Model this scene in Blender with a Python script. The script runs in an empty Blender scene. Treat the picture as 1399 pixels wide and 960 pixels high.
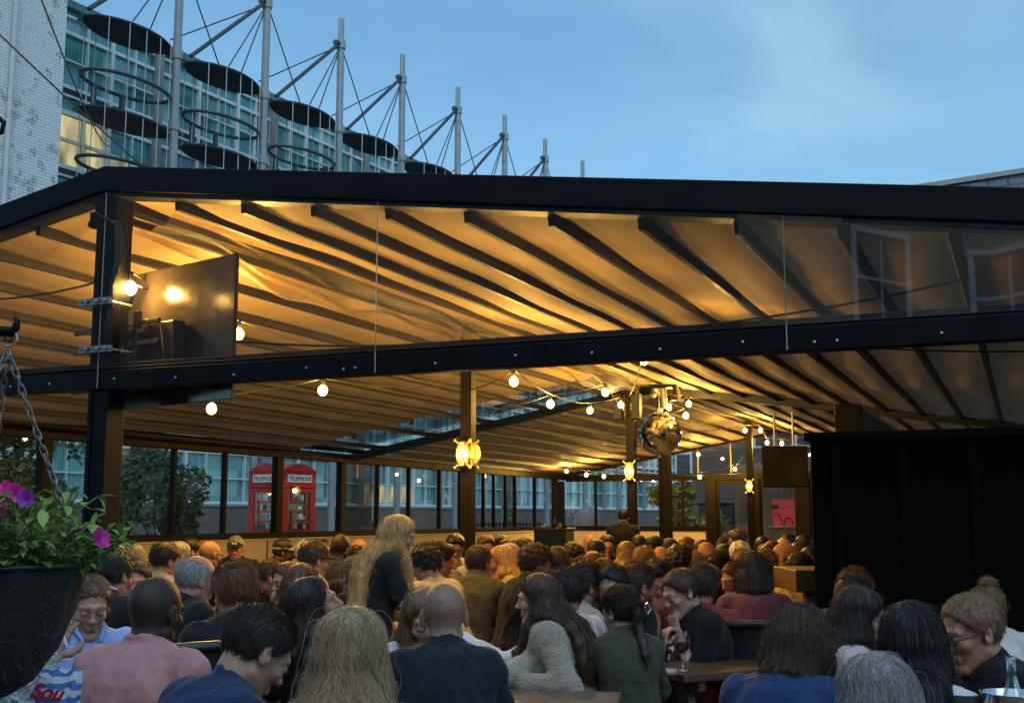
import bpy, math, random
import numpy as np
from math import radians, sin, cos, pi
random.seed(7); RNG = np.random.default_rng(11)
SC = bpy.context.scene
COL = SC.collection

# ------------------------------------------------------------------ camera model
F_, CX, CY, VH, EYE = 1600., 699.5, 480., 225., 1.5
TH = math.atan(VH/F_); PSI = math.atan(701/math.hypot(F_, VH))
FH = np.array([-sin(PSI), cos(PSI), 0]); RT = np.array([cos(PSI), sin(PSI), 0]); ZZ = np.array([0, 0, 1.])
FW = FH*cos(TH)+ZZ*sin(TH); UP = -FH*sin(TH)+ZZ*cos(TH)
CAM = np.array([0, 0, EYE])
def ray(x, y): return (x-CX)*RT+(CY-y)*UP+F_*FW
def onY(x, y, Y): d = ray(x, y); return CAM+d*(Y-CAM[1])/d[1]
def onX(x, y, X): d = ray(x, y); return CAM+d*(X-CAM[0])/d[0]
def atD(x, y, D): d = ray(x, y); return CAM+d*D/(d@FH)
def onP(x, y, n, c): d = ray(x, y); return CAM+d*(c-CAM@n)/(d@n)

# ------------------------------------------------------------------ object helpers
def tag(o, label=None, cat=None, group=None, kind=None):
    if label: o['label'] = label
    if cat: o['category'] = cat
    if group: o['group'] = group
    if kind: o['kind'] = kind
    return o
def empty(name, loc=(0, 0, 0), rz=0, **k):
    o = bpy.data.objects.new(name, None); COL.objects.link(o)
    o.location = loc; o.rotation_euler = (0, 0, rz); o.empty_display_size = .1
    return tag(o, **k)
def link(name, me, mat=None, parent=None, loc=None, rz=0, smooth=False, **k):
    o = bpy.data.objects.new(name, me); COL.objects.link(o)
    if mat is not None and not me.materials: me.materials.append(mat)
    if parent is not None: o.parent = parent
    if loc is not None: o.location = loc
    if rz: o.rotation_euler = (0, 0, rz)
    if smooth: me.polygons.foreach_set('use_smooth', np.ones(len(me.polygons), bool))
    return tag(o, **k)
def np_mesh(name, V, Q, smooth=True):
    """mesh from numpy verts (n,3) and faces (m,k)"""
    me = bpy.data.meshes.new(name); V = np.ascontiguousarray(V, np.float32); Q = np.ascontiguousarray(Q, np.int32)
    m, k = Q.shape
    me.vertices.add(len(V)); me.vertices.foreach_set('co', V.ravel())
    me.loops.add(m*k); me.loops.foreach_set('vertex_index', Q.ravel())
    me.polygons.add(m); me.polygons.foreach_set('loop_start', np.arange(0, m*k, k, dtype=np.int32))
    if smooth: me.polygons.foreach_set('use_smooth', np.ones(m, bool))
    me.update(calc_edges=True); return me
def rot(axis, a):
    c, s = cos(a), sin(a)
    return np.array({'x': [[1, 0, 0], [0, c, -s], [0, s, c]], 'y': [[c, 0, s], [0, 1, 0], [-s, 0, c]], 'z': [[c, -s, 0], [s, c, 0], [0, 0, 1]]}[axis])
def nrm(v): v = np.asarray(v, float); return v/max(np.linalg.norm(v), 1e-9)
class MB:
    def __init__(s): s.v = []; s.f = []
    def add(s, v, f):
        n = len(s.v); s.v += [tuple(map(float, p)) for p in v]; s.f += [tuple(i+n for i in q) for q in f]; return s
    def box(s, c, size, R=None):
        h = np.array(size)/2; P = np.array([[x, y, z] for x in (-1, 1) for y in (-1, 1) for z in (-1, 1)])*h
        if R is not None: P = P@np.asarray(R).T
        return s.add(P+np.array(c), [(0, 1, 3, 2), (4, 6, 7, 5), (0, 4, 5, 1), (2, 3, 7, 6), (0, 2, 6, 4), (1, 5, 7, 3)])
    def mm(s, lo, hi):
        lo = np.minimum(lo, hi*1. if isinstance(hi, np.ndarray) else np.array(hi, float)) if False else np.array(lo, float); hi = np.array(hi, float)
        return s.box((lo+hi)/2, np.abs(hi-lo))
    def bar(s, a, b, w, h, up=(0, 0, 1)):
        a = np.array(a, float); b = np.array(b, float); y = nrm(b-a); x = np.cross(y, up)
        if np.linalg.norm(x) < 1e-4: x = np.cross(y, (1, 0, 0))
        x = nrm(x); z = np.cross(x, y)
        return s.box((a+b)/2, (w, np.linalg.norm(b-a), h), np.stack([x, y, z], 1))
    def tube(s, pts, r, n=8, caps=True, close=False):
        pts = [np.array(p, float) for p in pts]; m = len(pts); rs = r if hasattr(r, '__len__') else [r]*m
        ref = None; base = len(s.v); V = []; Fc = []
        for i, p in enumerate(pts):
            if close: t = nrm(pts[(i+1) % m]-pts[i-1])
            else: t = nrm(pts[min(i+1, m-1)]-pts[max(i-1, 0)])
            if ref is None: ref = np.array([0, 0, 1.]) if abs(t[2]) < .9 else np.array([1., 0, 0])
            x = np.cross(ref, t); x = nrm(x); y = np.cross(t, x); ref = y
            for k in range(n):
                a = 2*pi*k/n; V.append(p+rs[i]*(cos(a)*x+sin(a)*y))
        for i in range(m if close else m-1):
            j = (i+1) % m
            for k in range(n): Fc.append((i*n+k, i*n+(k+1) % n, j*n+(k+1) % n, j*n+k))
        if caps and not close: Fc.append(tuple(range(n))[::-1]); Fc.append(tuple((m-1)*n+k for k in range(n)))
        return s.add(V, Fc)
    def lathe(s, prof, c=(0, 0, 0), n=24, R=None):
        V = []; Fc = []; m = len(prof)
        for r, z in prof:
            for k in range(n):
                a = 2*pi*k/n; p = np.array([r*cos(a), r*sin(a), z]); V.append((R@p if R is not None else p)+np.array(c))
        for i in range(m-1):
            for k in range(n): Fc.append((i*n+k, i*n+(k+1) % n, (i+1)*n+(k+1) % n, (i+1)*n+k))
        return s.add(V, Fc)
    def sphere(s, c, r, n=12, m=8):
        r = np.array([r, r, r] if np.isscalar(r) else r)
        V = [np.array(c)+r*(0, 0, -1)]; Fc = []
        for i in range(1, m):
            t = pi*i/m-pi/2
            for k in range(n): a = 2*pi*k/n; V.append(np.array(c)+r*np.array([cos(t)*cos(a), cos(t)*sin(a), sin(t)]))
        V.append(np.array(c)+r*(0, 0, 1)); L = len(V)-1
        for k in range(n): Fc.append((0, 1+(k+1) % n, 1+k)); Fc.append((L, L-n+k, L-n+(k+1) % n))
        for i in range(m-2):
            for k in range(n): a = 1+i*n; Fc.append((a+k, a+(k+1) % n, a+n+(k+1) % n, a+n+k))
        return s.add(V, Fc)
    def prism(s, poly, a, b, axis='y'):
        """extrude a 2-D polygon between a and b along axis ('y': poly is (x,z), 'x': (y,z), 'z': (x,y))"""
        n = len(poly); V = []
        for t in (a, b):
            for p, q in poly: V.append({'y': (p, t, q), 'x': (t, p, q), 'z': (p, q, t)}[axis])
        return s.add(V, [tuple(range(n)), tuple(range(2*n-1, n-1, -1))]+[(i, n+i, n+(i+1) % n, (i+1) % n) for i in range(n)])
    def build(s, name, mat, parent=None, smooth=False, bevel=0, **k):
        me = bpy.data.meshes.new(name); me.from_pydata(s.v, [], s.f); me.update()
        import bmesh
        bm = bmesh.new(); bm.from_mesh(me); bmesh.ops.recalc_face_normals(bm, faces=bm.faces); bm.to_mesh(me); bm.free()
        o = link(name, me, mat, parent, smooth=smooth, **k)
        if bevel:
            b = o.modifiers.new('bev', 'BEVEL'); b.width = bevel; b.segments = 2; b.limit_method = 'ANGLE'
        return o

# ------------------------------------------------------------------ materials
_mats = {}
def nodes(name):
    m = bpy.data.materials.new(name); m.use_nodes = True; nt = m.node_tree; nt.nodes.clear()
    out = nt.nodes.new('ShaderNodeOutputMaterial'); return m, nt, out
def N(nt, t, **k):
    n = nt.nodes.new('ShaderNode'+t)
    for a, v in k.items():
        if a[0] == '_': n.inputs[a[1:].replace('_', ' ')].default_value = v
        else: setattr(n, a, v)
    return n
def ramp(nt, src, p0, p1, c0=(0, 0, 0, 1), c1=(1, 1, 1, 1)):
    r = N(nt, 'ValToRGB'); r.color_ramp.elements[0].position = p0; r.color_ramp.elements[1].position = p1
    r.color_ramp.elements[0].color = c0; r.color_ramp.elements[1].color = c1; nt.links.new(src, r.inputs[0]); return r
def mixc(nt, fac, a, b, mode='MIX'):
    m = N(nt, 'Mix', data_type='RGBA', blend_type=mode)
    for s, v in ((m.inputs[0], fac), (m.inputs[6], a), (m.inputs[7], b)):
        if hasattr(v, 'is_linked'): nt.links.new(v, s)
        elif isinstance(v, (int, float)): s.default_value = v
        else: s.default_value = (*v[:3], 1)
    return m.outputs[2]
def mat(name, col=(.5, .5, .5), rough=.6, metal=0., var=.2, scale=6., bump=.1, bscale=60., spec=.5, attr=None, pattern=None, col2=None, sss=0., sheen=0., stretch=None, trans=0., bdist=.01):
    if name in _mats: return _mats[name]
    m, nt, out = nodes(name); L = nt.links.new
    b = N(nt, 'BsdfPrincipled'); L(b.outputs[0], out.inputs[0])
    b.inputs['Roughness'].default_value = rough; b.inputs['Metallic'].default_value = metal
    b.inputs['Specular IOR Level'].default_value = spec
    if sheen: b.inputs['Sheen Weight'].default_value = sheen; b.inputs['Sheen Roughness'].default_value = .6
    if sss: b.inputs['Subsurface Weight'].default_value = sss; b.inputs['Subsurface Radius'].default_value = (.012, .005, .003)
    tc = N(nt, 'TexCoord'); co = tc.outputs['Object']
    if stretch:
        mp = N(nt, 'Mapping'); mp.inputs['Scale'].default_value = stretch; L(co, mp.inputs[0]); co = mp.outputs[0]
    n1 = N(nt, 'TexNoise', _Scale=scale, _Detail=6., _Roughness=.6); L(co, n1.inputs['Vector'])
    base = (*col, 1)
    if attr:
        at = N(nt, 'Attribute', attribute_name=attr); base = at.outputs['Color']
    h = None
    if pattern:
        h, fac = pattern(nt, co)
        if fac is not None: base = mixc(nt, fac, base, col2 or tuple(c*.6 for c in col))
    r = ramp(nt, n1.outputs['Fac'], .25, .75, (1-var, 1-var, 1-var, 1), (1+var*.6, 1+var*.6, 1+var*.6, 1))
    c = mixc(nt, 1., base, r.outputs[0], 'MULTIPLY'); L(c, b.inputs['Base Color'])
    rr = N(nt, 'MapRange'); L(n1.outputs['Fac'], rr.inputs[0]); rr.inputs[3].default_value = max(0, rough-.12); rr.inputs[4].default_value = min(1, rough+.12)
    L(rr.outputs[0], b.inputs['Roughness'])
    if bump:
        n2 = N(nt, 'TexNoise', _Scale=bscale, _Detail=4.); L(co, n2.inputs['Vector'])
        bp = N(nt, 'Bump', _Strength=bump, _Distance=bdist); L(n2.outputs['Fac'] if h is None else h, bp.inputs['Height']); L(bp.outputs[0], b.inputs['Normal'])
        if h is not None and bump:
            b2 = N(nt, 'Bump', _Strength=bump*.5, _Distance=bdist); L(n2.outputs['Fac'], b2.inputs['Height']); L(bp.outputs[0], b2.inputs['Normal']); L(b2.outputs[0], b.inputs['Normal'])
    if trans:
        tr = N(nt, 'BsdfTranslucent'); L(c, tr.inputs['Color']); mx = N(nt, 'MixShader'); mx.inputs[0].default_value = trans
        L(b.outputs[0], mx.inputs[1]); L(tr.outputs[0], mx.inputs[2]); L(mx.outputs[0], out.inputs[0])
    _mats[name] = m; return m
def pat_brick(w=.225, h=.075, mortar=.012, swap='xz', sq=1.):
    def f(nt, co):
        L = nt.links.new; sp = N(nt, 'SeparateXYZ'); L(co, sp.inputs[0]); cb = N(nt, 'CombineXYZ')
        if swap == 'xz': L(sp.outputs[0], cb.inputs[0])
        else: L(sp.outputs[1], cb.inputs[0])
        L(sp.outputs[2], cb.inputs[1])
        bt = N(nt, 'TexBrick', _Scale=1.); bt.inputs['Brick Width'].default_value = w; bt.inputs['Row Height'].default_value = h; bt.inputs['Mortar Size'].default_value = mortar
        bt.inputs['Color1'].default_value = (1, 1, 1, 1); bt.inputs['Color2'].default_value = (.75, .75, .75, 1); bt.inputs['Mortar'].default_value = (0, 0, 0, 1)
        L(cb.outputs[0], bt.inputs['Vector']); inv = N(nt, 'Math', operation='SUBTRACT'); inv.inputs[0].default_value = 1; L(bt.outputs['Color'], inv.inputs[1])
        return bt.outputs['Color'], inv.outputs[0]
    return f
def pat_wave(scale, direction='X', dist=1., hard=None, dscale=2.):
    def f(nt, co):
        w = N(nt, 'TexWave', bands_direction=direction, _Scale=scale, _Distortion=dist, _Detail=2.); w.inputs['Detail Scale'].default_value = dscale
        nt.links.new(co, w.inputs['Vector'])
        if hard is None: return w.outputs['Fac'], w.outputs['Fac']
        r = ramp(nt, w.outputs['Fac'], hard-.04, hard+.04); return r.outputs[0], r.outputs[0]
    return f
def emit(name, col, strength):
    if name in _mats: return _mats[name]
    m, nt, out = nodes(name); e = N(nt, 'Emission', _Color=(*col, 1), _Strength=strength); nt.links.new(e.outputs[0], out.inputs[0]); _mats[name] = m; return m
def glow(name, col, strength, tint=(1., .95, .85)):
    """glowing glass: lets the lamp inside shine out"""
    if name in _mats: return _mats[name]
    m, nt, out = nodes(name); e = N(nt, 'Emission', _Color=(*col, 1), _Strength=strength); t = N(nt, 'BsdfTransparent', _Color=(*tint, 1)); a = N(nt, 'AddShader'); nt.links.new(e.outputs[0], a.inputs[0]); nt.links.new(t.outputs[0], a.inputs[1]); nt.links.new(a.outputs[0], out.inputs[0]); _mats[name] = m; return m
def glass(name, tint=(.9, .93, .93), rough=.02, f0=.06, haze=0., bump=0., hcol=(.5, .5, .5), fmax=.75):
    """thin sheet: transparent + glossy by facing, with optional dirt haze"""
    if name in _mats: return _mats[name]
    m, nt, out = nodes(name); L = nt.links.new
    t = N(nt, 'BsdfTransparent', _Color=(*tint, 1)); g = N(nt, 'BsdfGlossy', _Roughness=rough, _Color=(1, 1, 1, 1))
    lw = N(nt, 'LayerWeight', _Blend=.35); mr = N(nt, 'MapRange'); L(lw.outputs['Fresnel'], mr.inputs[0]); mr.inputs[1].default_value = 0; mr.inputs[2].default_value = 1; mr.inputs[3].default_value = f0; mr.inputs[4].default_value = fmax
    mx = N(nt, 'MixShader'); L(mr.outputs[0], mx.inputs[0]); L(t.outputs[0], mx.inputs[1]); L(g.outputs[0], mx.inputs[2]); o = mx.outputs[0]
    tc = N(nt, 'TexCoord')
    if bump:
        n = N(nt, 'TexNoise', _Scale=1.6, _Detail=3.); L(tc.outputs['Object'], n.inputs['Vector']); bp = N(nt, 'Bump', _Strength=bump, _Distance=.02); L(n.outputs['Fac'], bp.inputs['Height']); L(bp.outputs[0], g.inputs['Normal'])
    if haze:
        n = N(nt, 'TexNoise', _Scale=3., _Detail=8., _Roughness=.75); L(tc.outputs['Object'], n.inputs['Vector']); r = ramp(nt, n.outputs['Fac'], .45, .85, (haze*.3,)*3+(1,), (haze*2.5,)*3+(1,))
        d = N(nt, 'BsdfDiffuse', _Color=(*hcol, 1)); m2 = N(nt, 'MixShader'); L(r.outputs[0], m2.inputs[0]); L(o, m2.inputs[1]); L(d.outputs[0], m2.inputs[2]); o = m2.outputs[0]
    L(o, out.inputs[0]); _mats[name] = m; return m

def lettering(name, text, size, m, parent, shear=0., off=0., align='CENTER'):
    cu = bpy.data.curves.new(name, 'FONT'); cu.body = text; cu.size = size; cu.align_x = align; cu.extrude = .002; cu.shear = shear; cu.offset = off
    t = bpy.data.objects.new(name+'_curve', cu); COL.objects.link(t); bpy.context.view_layer.update()
    me = bpy.data.meshes.new_from_object(t.evaluated_get(bpy.context.evaluated_depsgraph_get())); bpy.data.objects.remove(t); bpy.data.curves.remove(cu)
    me.materials.clear(); return link(name, me, m, parent)
# ================================================================== PEOPLE (signed-distance sculpting, meshed with surface nets)
def smin(a, b, k):
    h = np.maximum(k-np.abs(a-b), 0)/k; return np.minimum(a, b)-h*h*k*.25
def smax(a, b, k): return -smin(-a, -b, k)
def sstep(a, b, x): t = np.clip((x-a)/(b-a), 0, 1); return t*t*(3-2*t)
def wob(P, f, seed=0.):
    """cheap smooth noise in [-1,1]"""
    x, y, z = P[:, 0]*f+seed, P[:, 1]*f+seed*1.7, P[:, 2]*f-seed
    return (np.sin(x*1.7+np.sin(y*1.3+z))*.5+np.sin(y*2.1+np.sin(z*1.6-x))*.3+np.sin(z*2.7+np.sin(x*2.2+y*.7))*.35)/1.15
class SDF:
    mar = None
    def __init__(s): s.p = []
    def cap(s, a, b, ra, rb=None, k=.02, op=1):
        a = np.array(a, float); b = np.array(b, float); rb = ra if rb is None else rb; r = max(ra, rb)
        s.p.append((0, (a, b-a, ra, rb), k, op, np.minimum(a, b)-r, np.maximum(a, b)+r)); return s
    def ell(s, c, r, R=None, k=.02, op=1):
        c = np.array(c, float); r = np.array(r, float); m = r.max(); s.p.append((1, (c, r, R), k, op, c-m, c+m)); return s
    def __call__(s, P, mar=.13):
        d = np.full(len(P), 9.)
        if not len(P): return d
        if s.mar is not None: mar = s.mar
        p0, p1 = P.min(0)-mar, P.max(0)+mar; px_, py_, pz_ = P[:, 0], P[:, 1], P[:, 2]
        for kind, q, k, op, lo, hi in s.p:
            if (lo > p1).any() or (hi < p0).any(): continue
            l, h = lo-mar, hi+mar
            m = np.nonzero((px_ > l[0]) & (px_ < h[0]) & (py_ > l[1]) & (py_ < h[1]) & (pz_ > l[2]) & (pz_ < h[2]))[0]
            if not len(m): continue
            X = P[m]
            if kind == 0:
                a, ba, ra, rb = q; pa = X-a; h = np.clip(pa@ba/max(ba@ba, 1e-9), 0, 1); e = np.linalg.norm(pa-h[:, None]*ba, axis=1)-(ra+(rb-ra)*h)
            else:
                c, r, R = q; X = X-c
                if R is not None: X = X@R
                k0 = np.linalg.norm(X/r, axis=1); k1 = np.linalg.norm(X/(r*r), axis=1); e = k0*(k0-1)/np.maximum(k1, 1e-6)
                e = np.where(k0 < 1e-3, -r.min(), e)
            d[m] = smin(d[m], e, k) if op > 0 else smax(d[m], -e, k)
        return d
def surf(f, lo, hi, vox):
    lo = np.array(lo, float)-2*vox; B = 6; nb = np.ceil((np.array(hi)+2*vox-lo)/(vox*B)).astype(int); n = nb*B+1
    ix = np.stack(np.meshgrid(*[np.arange(k) for k in nb], indexing='ij'), -1).reshape(-1, 3)
    dc = f(lo+(ix+.5)*B*vox); dense = np.where(dc < 0, -1., 1.)
    D = np.repeat(np.repeat(np.repeat(dense.reshape(nb), B, 0), B, 1), B, 2); D = np.pad(D, ((0, 1),)*3, mode='edge').astype(np.float32)
    act = ix[np.abs(dc) < B*vox*1.35+.012]
    if not len(act): return np.zeros((0, 3)), np.zeros((0, 4), int)
    loc = np.stack(np.meshgrid(*[np.arange(B+1)]*3, indexing='ij'), -1).reshape(-1, 3)
    M_ = np.zeros(n, bool)
    for a in range(0, len(act), 400):
        g = (act[a:a+400, None, :]*B+loc[None]).reshape(-1, 3); M_[g[:, 0], g[:, 1], g[:, 2]] = True
    g = np.argwhere(M_); key = ((g[:, 0]//15)*4096+g[:, 1]//15)*4096+g[:, 2]//15; od = np.argsort(key, kind='stable'); g = g[od]; key = key[od]
    SDF.mar = .055
    for q in np.split(g, np.nonzero(np.diff(key))[0]+1): D[q[:, 0], q[:, 1], q[:, 2]] = f(lo+q*vox)
    SDF.mar = None
    for ax in range(3):
        sl = [slice(None)]*3; sl[ax] = 0; D[tuple(sl)] = 1; sl[ax] = -1; D[tuple(sl)] = 1
    S = D < 0; s = S.astype(np.int8)
    cnt = s[:-1, :-1, :-1]+s[1:, :-1, :-1]+s[:-1, 1:, :-1]+s[1:, 1:, :-1]+s[:-1, :-1, 1:]+s[1:, :-1, 1:]+s[:-1, 1:, 1:]+s[1:, 1:, 1:]
    c = np.argwhere((cnt > 0) & (cnt < 8)); offs = np.array([[x, y, z] for x in (0, 1) for y in (0, 1) for z in (0, 1)])
    val = np.stack([D[c[:, 0]+o[0], c[:, 1]+o[1], c[:, 2]+o[2]] for o in offs], 1)
    acc = np.zeros((len(c), 3)); num = np.zeros(len(c))
    for i in range(8):
        for j in range(i+1, 8):
            if abs(offs[i]-offs[j]).sum() != 1: continue
            a, b = val[:, i], val[:, j]; x = (a < 0) != (b < 0); t = np.where(x, a/np.where(x, a-b, 1), 0)
            acc += np.where(x[:, None], offs[i]+t[:, None]*(offs[j]-offs[i]), 0); num += x
    V = lo+(c+acc/num[:, None])*vox
    vid = np.full(np.array(n)-1, -1, np.int32); vid[c[:, 0], c[:, 1], c[:, 2]] = np.arange(len(c)); Q = []
    for ax in range(3):
        u, w = (ax+1) % 3, (ax+2) % 3
        A = np.take(S, range(n[ax]-1), ax); Bb = np.take(S, range(1, n[ax]), ax); e = np.argwhere(A != Bb)
        e = e[(e[:, u] > 0) & (e[:, w] > 0) & (e[:, u] < n[u]-1) & (e[:, w] < n[w]-1)]
        def cell(du, dw): q = e.copy(); q[:, u] -= du; q[:, w] -= dw; return vid[q[:, 0], q[:, 1], q[:, 2]]
        q = np.stack([cell(1, 1), cell(0, 1), cell(0, 0), cell(1, 0)], 1); fl = S[e[:, 0], e[:, 1], e[:, 2]]
        q[~fl] = q[~fl][:, ::-1]; Q.append(q)
    Q = np.concatenate(Q); Q = Q[(Q >= 0).all(1)]
    return V, Q

SKIN = {'pale': (.50, .30, .22), 'fair': (.46, .26, .18), 'ruddy': (.46, .21, .14), 'tan': (.36, .19, .12), 'olive': (.32, .18, .11), 'brown': (.13, .065, .04), 'dark': (.055, .027, .018)}
HAIR = {'black': (.008, .007, .008), 'dark': (.018, .012, .009), 'brown': (.05, .027, .015), 'auburn': (.10, .035, .012), 'light': (.16, .09, .045), 'blonde': (.46, .27, .10), 'ash': (.31, .205, .115), 'grey': (.22, .21, .20), 'white': (.55, .53, .50), 'sandy': (.22, .13, .06), 'ginger': (.22, .08, .02)}

def ik(S, W, a, b, pole):
    S = np.array(S, float); W = np.array(W, float); d = W-S; L = np.linalg.norm(d)
    if L > (a+b)*.985: W = S+d/L*(a+b)*.985; d = W-S; L = np.linalg.norm(d)
    n = d/L; x = (a*a-b*b+L*L)/(2*L); h = math.sqrt(max(a*a-x*x, 0)); p = np.array(pole, float); p = p-n*(p@n); return S+n*x+nrm(p)*h, W
def hand(s, W, d, nrml, side, curl=.5, r=.0085):
    """palm + four fingers + thumb; d points along the hand, nrml out of the back of the hand"""
    d = nrm(d); nz = nrm(np.array(nrml)-d*(np.array(nrml)@d)); x = np.cross(d, nz)*side     # x towards the thumb
    k = .012
    for t in (-.030, -.010, .010, .030): s.cap(W+x*t*.5, W+d*.085+x*t, .0165, .0125, k=.016)
    for i, (t, l) in enumerate(((.031, .92), (.0105, 1.), (-.0105, .94), (-.031, .74))):
        p = W+d*.088+x*t; a = 0; sp = x*(t*.9)
        for j, q in enumerate((.044, .027, .022)):
            a += curl*(.75, .95, .6)[j]+.05*i*curl; e = p+(d*cos(a)-nz*sin(a)+sp*cos(a))*q*l; s.cap(p, e, r*(1-.08*j), r*(.93-.08*j), k=.006); p = e
    p = W+d*.022+x*.026
    for q, (u, v, w) in ((.042, (.55, .75, -.35)), (.032, (.85, .35, -.45)), (.026, (.95, .05, -.5*curl-.2))):
        e = p+nrm(d*u+x*v+nz*w)*q; s.cap(p, e, .0115 if q > .04 else .0095, .0095 if q > .03 else .0085, k=.010); p = e

def head_prims(s, c, R, g, fem, beard):
    def T(p): return c+R@(np.array(p)*g)
    def E(p, r, k=.02, op=1, Rx=None): s.ell(T(p), np.array(r)*g, R if Rx is None else R@Rx, k*g, op)
    def K(a, b, ra, rb=None, k=.02, op=1): s.cap(T(a), T(b), ra*g, (ra if rb is None else rb)*g, k*g, op)
    j = .9 if fem else 1.
    E((0, -.012, .032), (.0755, .096, .0855)); E((0, .026, -.028), (.0530*(.97 if fem else 1), .0615, .080), .025)
    for q in (-1, 1):
        K((q*.049*j, -.002, -.055), (q*.018*j, .064, -.103), .0165, .0145, .022)
        E((q*.0405, .058, -.022), (.019, .022, .018), .02)                       # cheek
        K((q*.012, .089, .023), (q*.043, .073, .022), .0095 if fem else .0115, .009, .016)  # brow
        E((q*.0315, .101, .001), (.0185, .017, .0115), .012, -1)                  # socket
        E((q*.0315, .0775, .0005), (.0145, .0145, .0135), .003)                   # eyeball
        K((q*.019, .0885, .0065), (q*.045, .080, .004), .0042, .0035, .004)     # upper lid
        E((q*.011, .0965, -.031), (.0075, .010, .0068), .006)                     # nostril wing
        E((q*.077, -.012, -.004), (.0095, .0195, .0315), .006, 1, rot('x', radians(12))@rot('z', radians(-q*22)))   # ear
        E((q*.088, -.002, .002), (.0075, .010, .017), .006, -1, rot('z', radians(-q*25)))
    K((0, .085, .012), (0, .1055, -.025), .0075, .0092, .014); E((0, .1045, -.0275), (.0095, .010, .0085), .008)
    E((0, .067, -.106), (.022*j, .019, .017), .02)                              # chin
    K((-.017, .0835, -.0605), (.017, .0835, -.0605), .0052, k=.010); K((-.015, .0825, -.0715), (.015, .0825, -.0715), .0060, k=.010)
    K((-.022, .0945, -.0660), (.022, .0945, -.0660), .0022, k=.006, op=-1)
    if beard: K((-.03, .060, -.095), (.03, .060, -.095), .026, k=.02); K((-.018, .093, -.052), (.018, .093, -.052), .006, k=.01)

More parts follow.
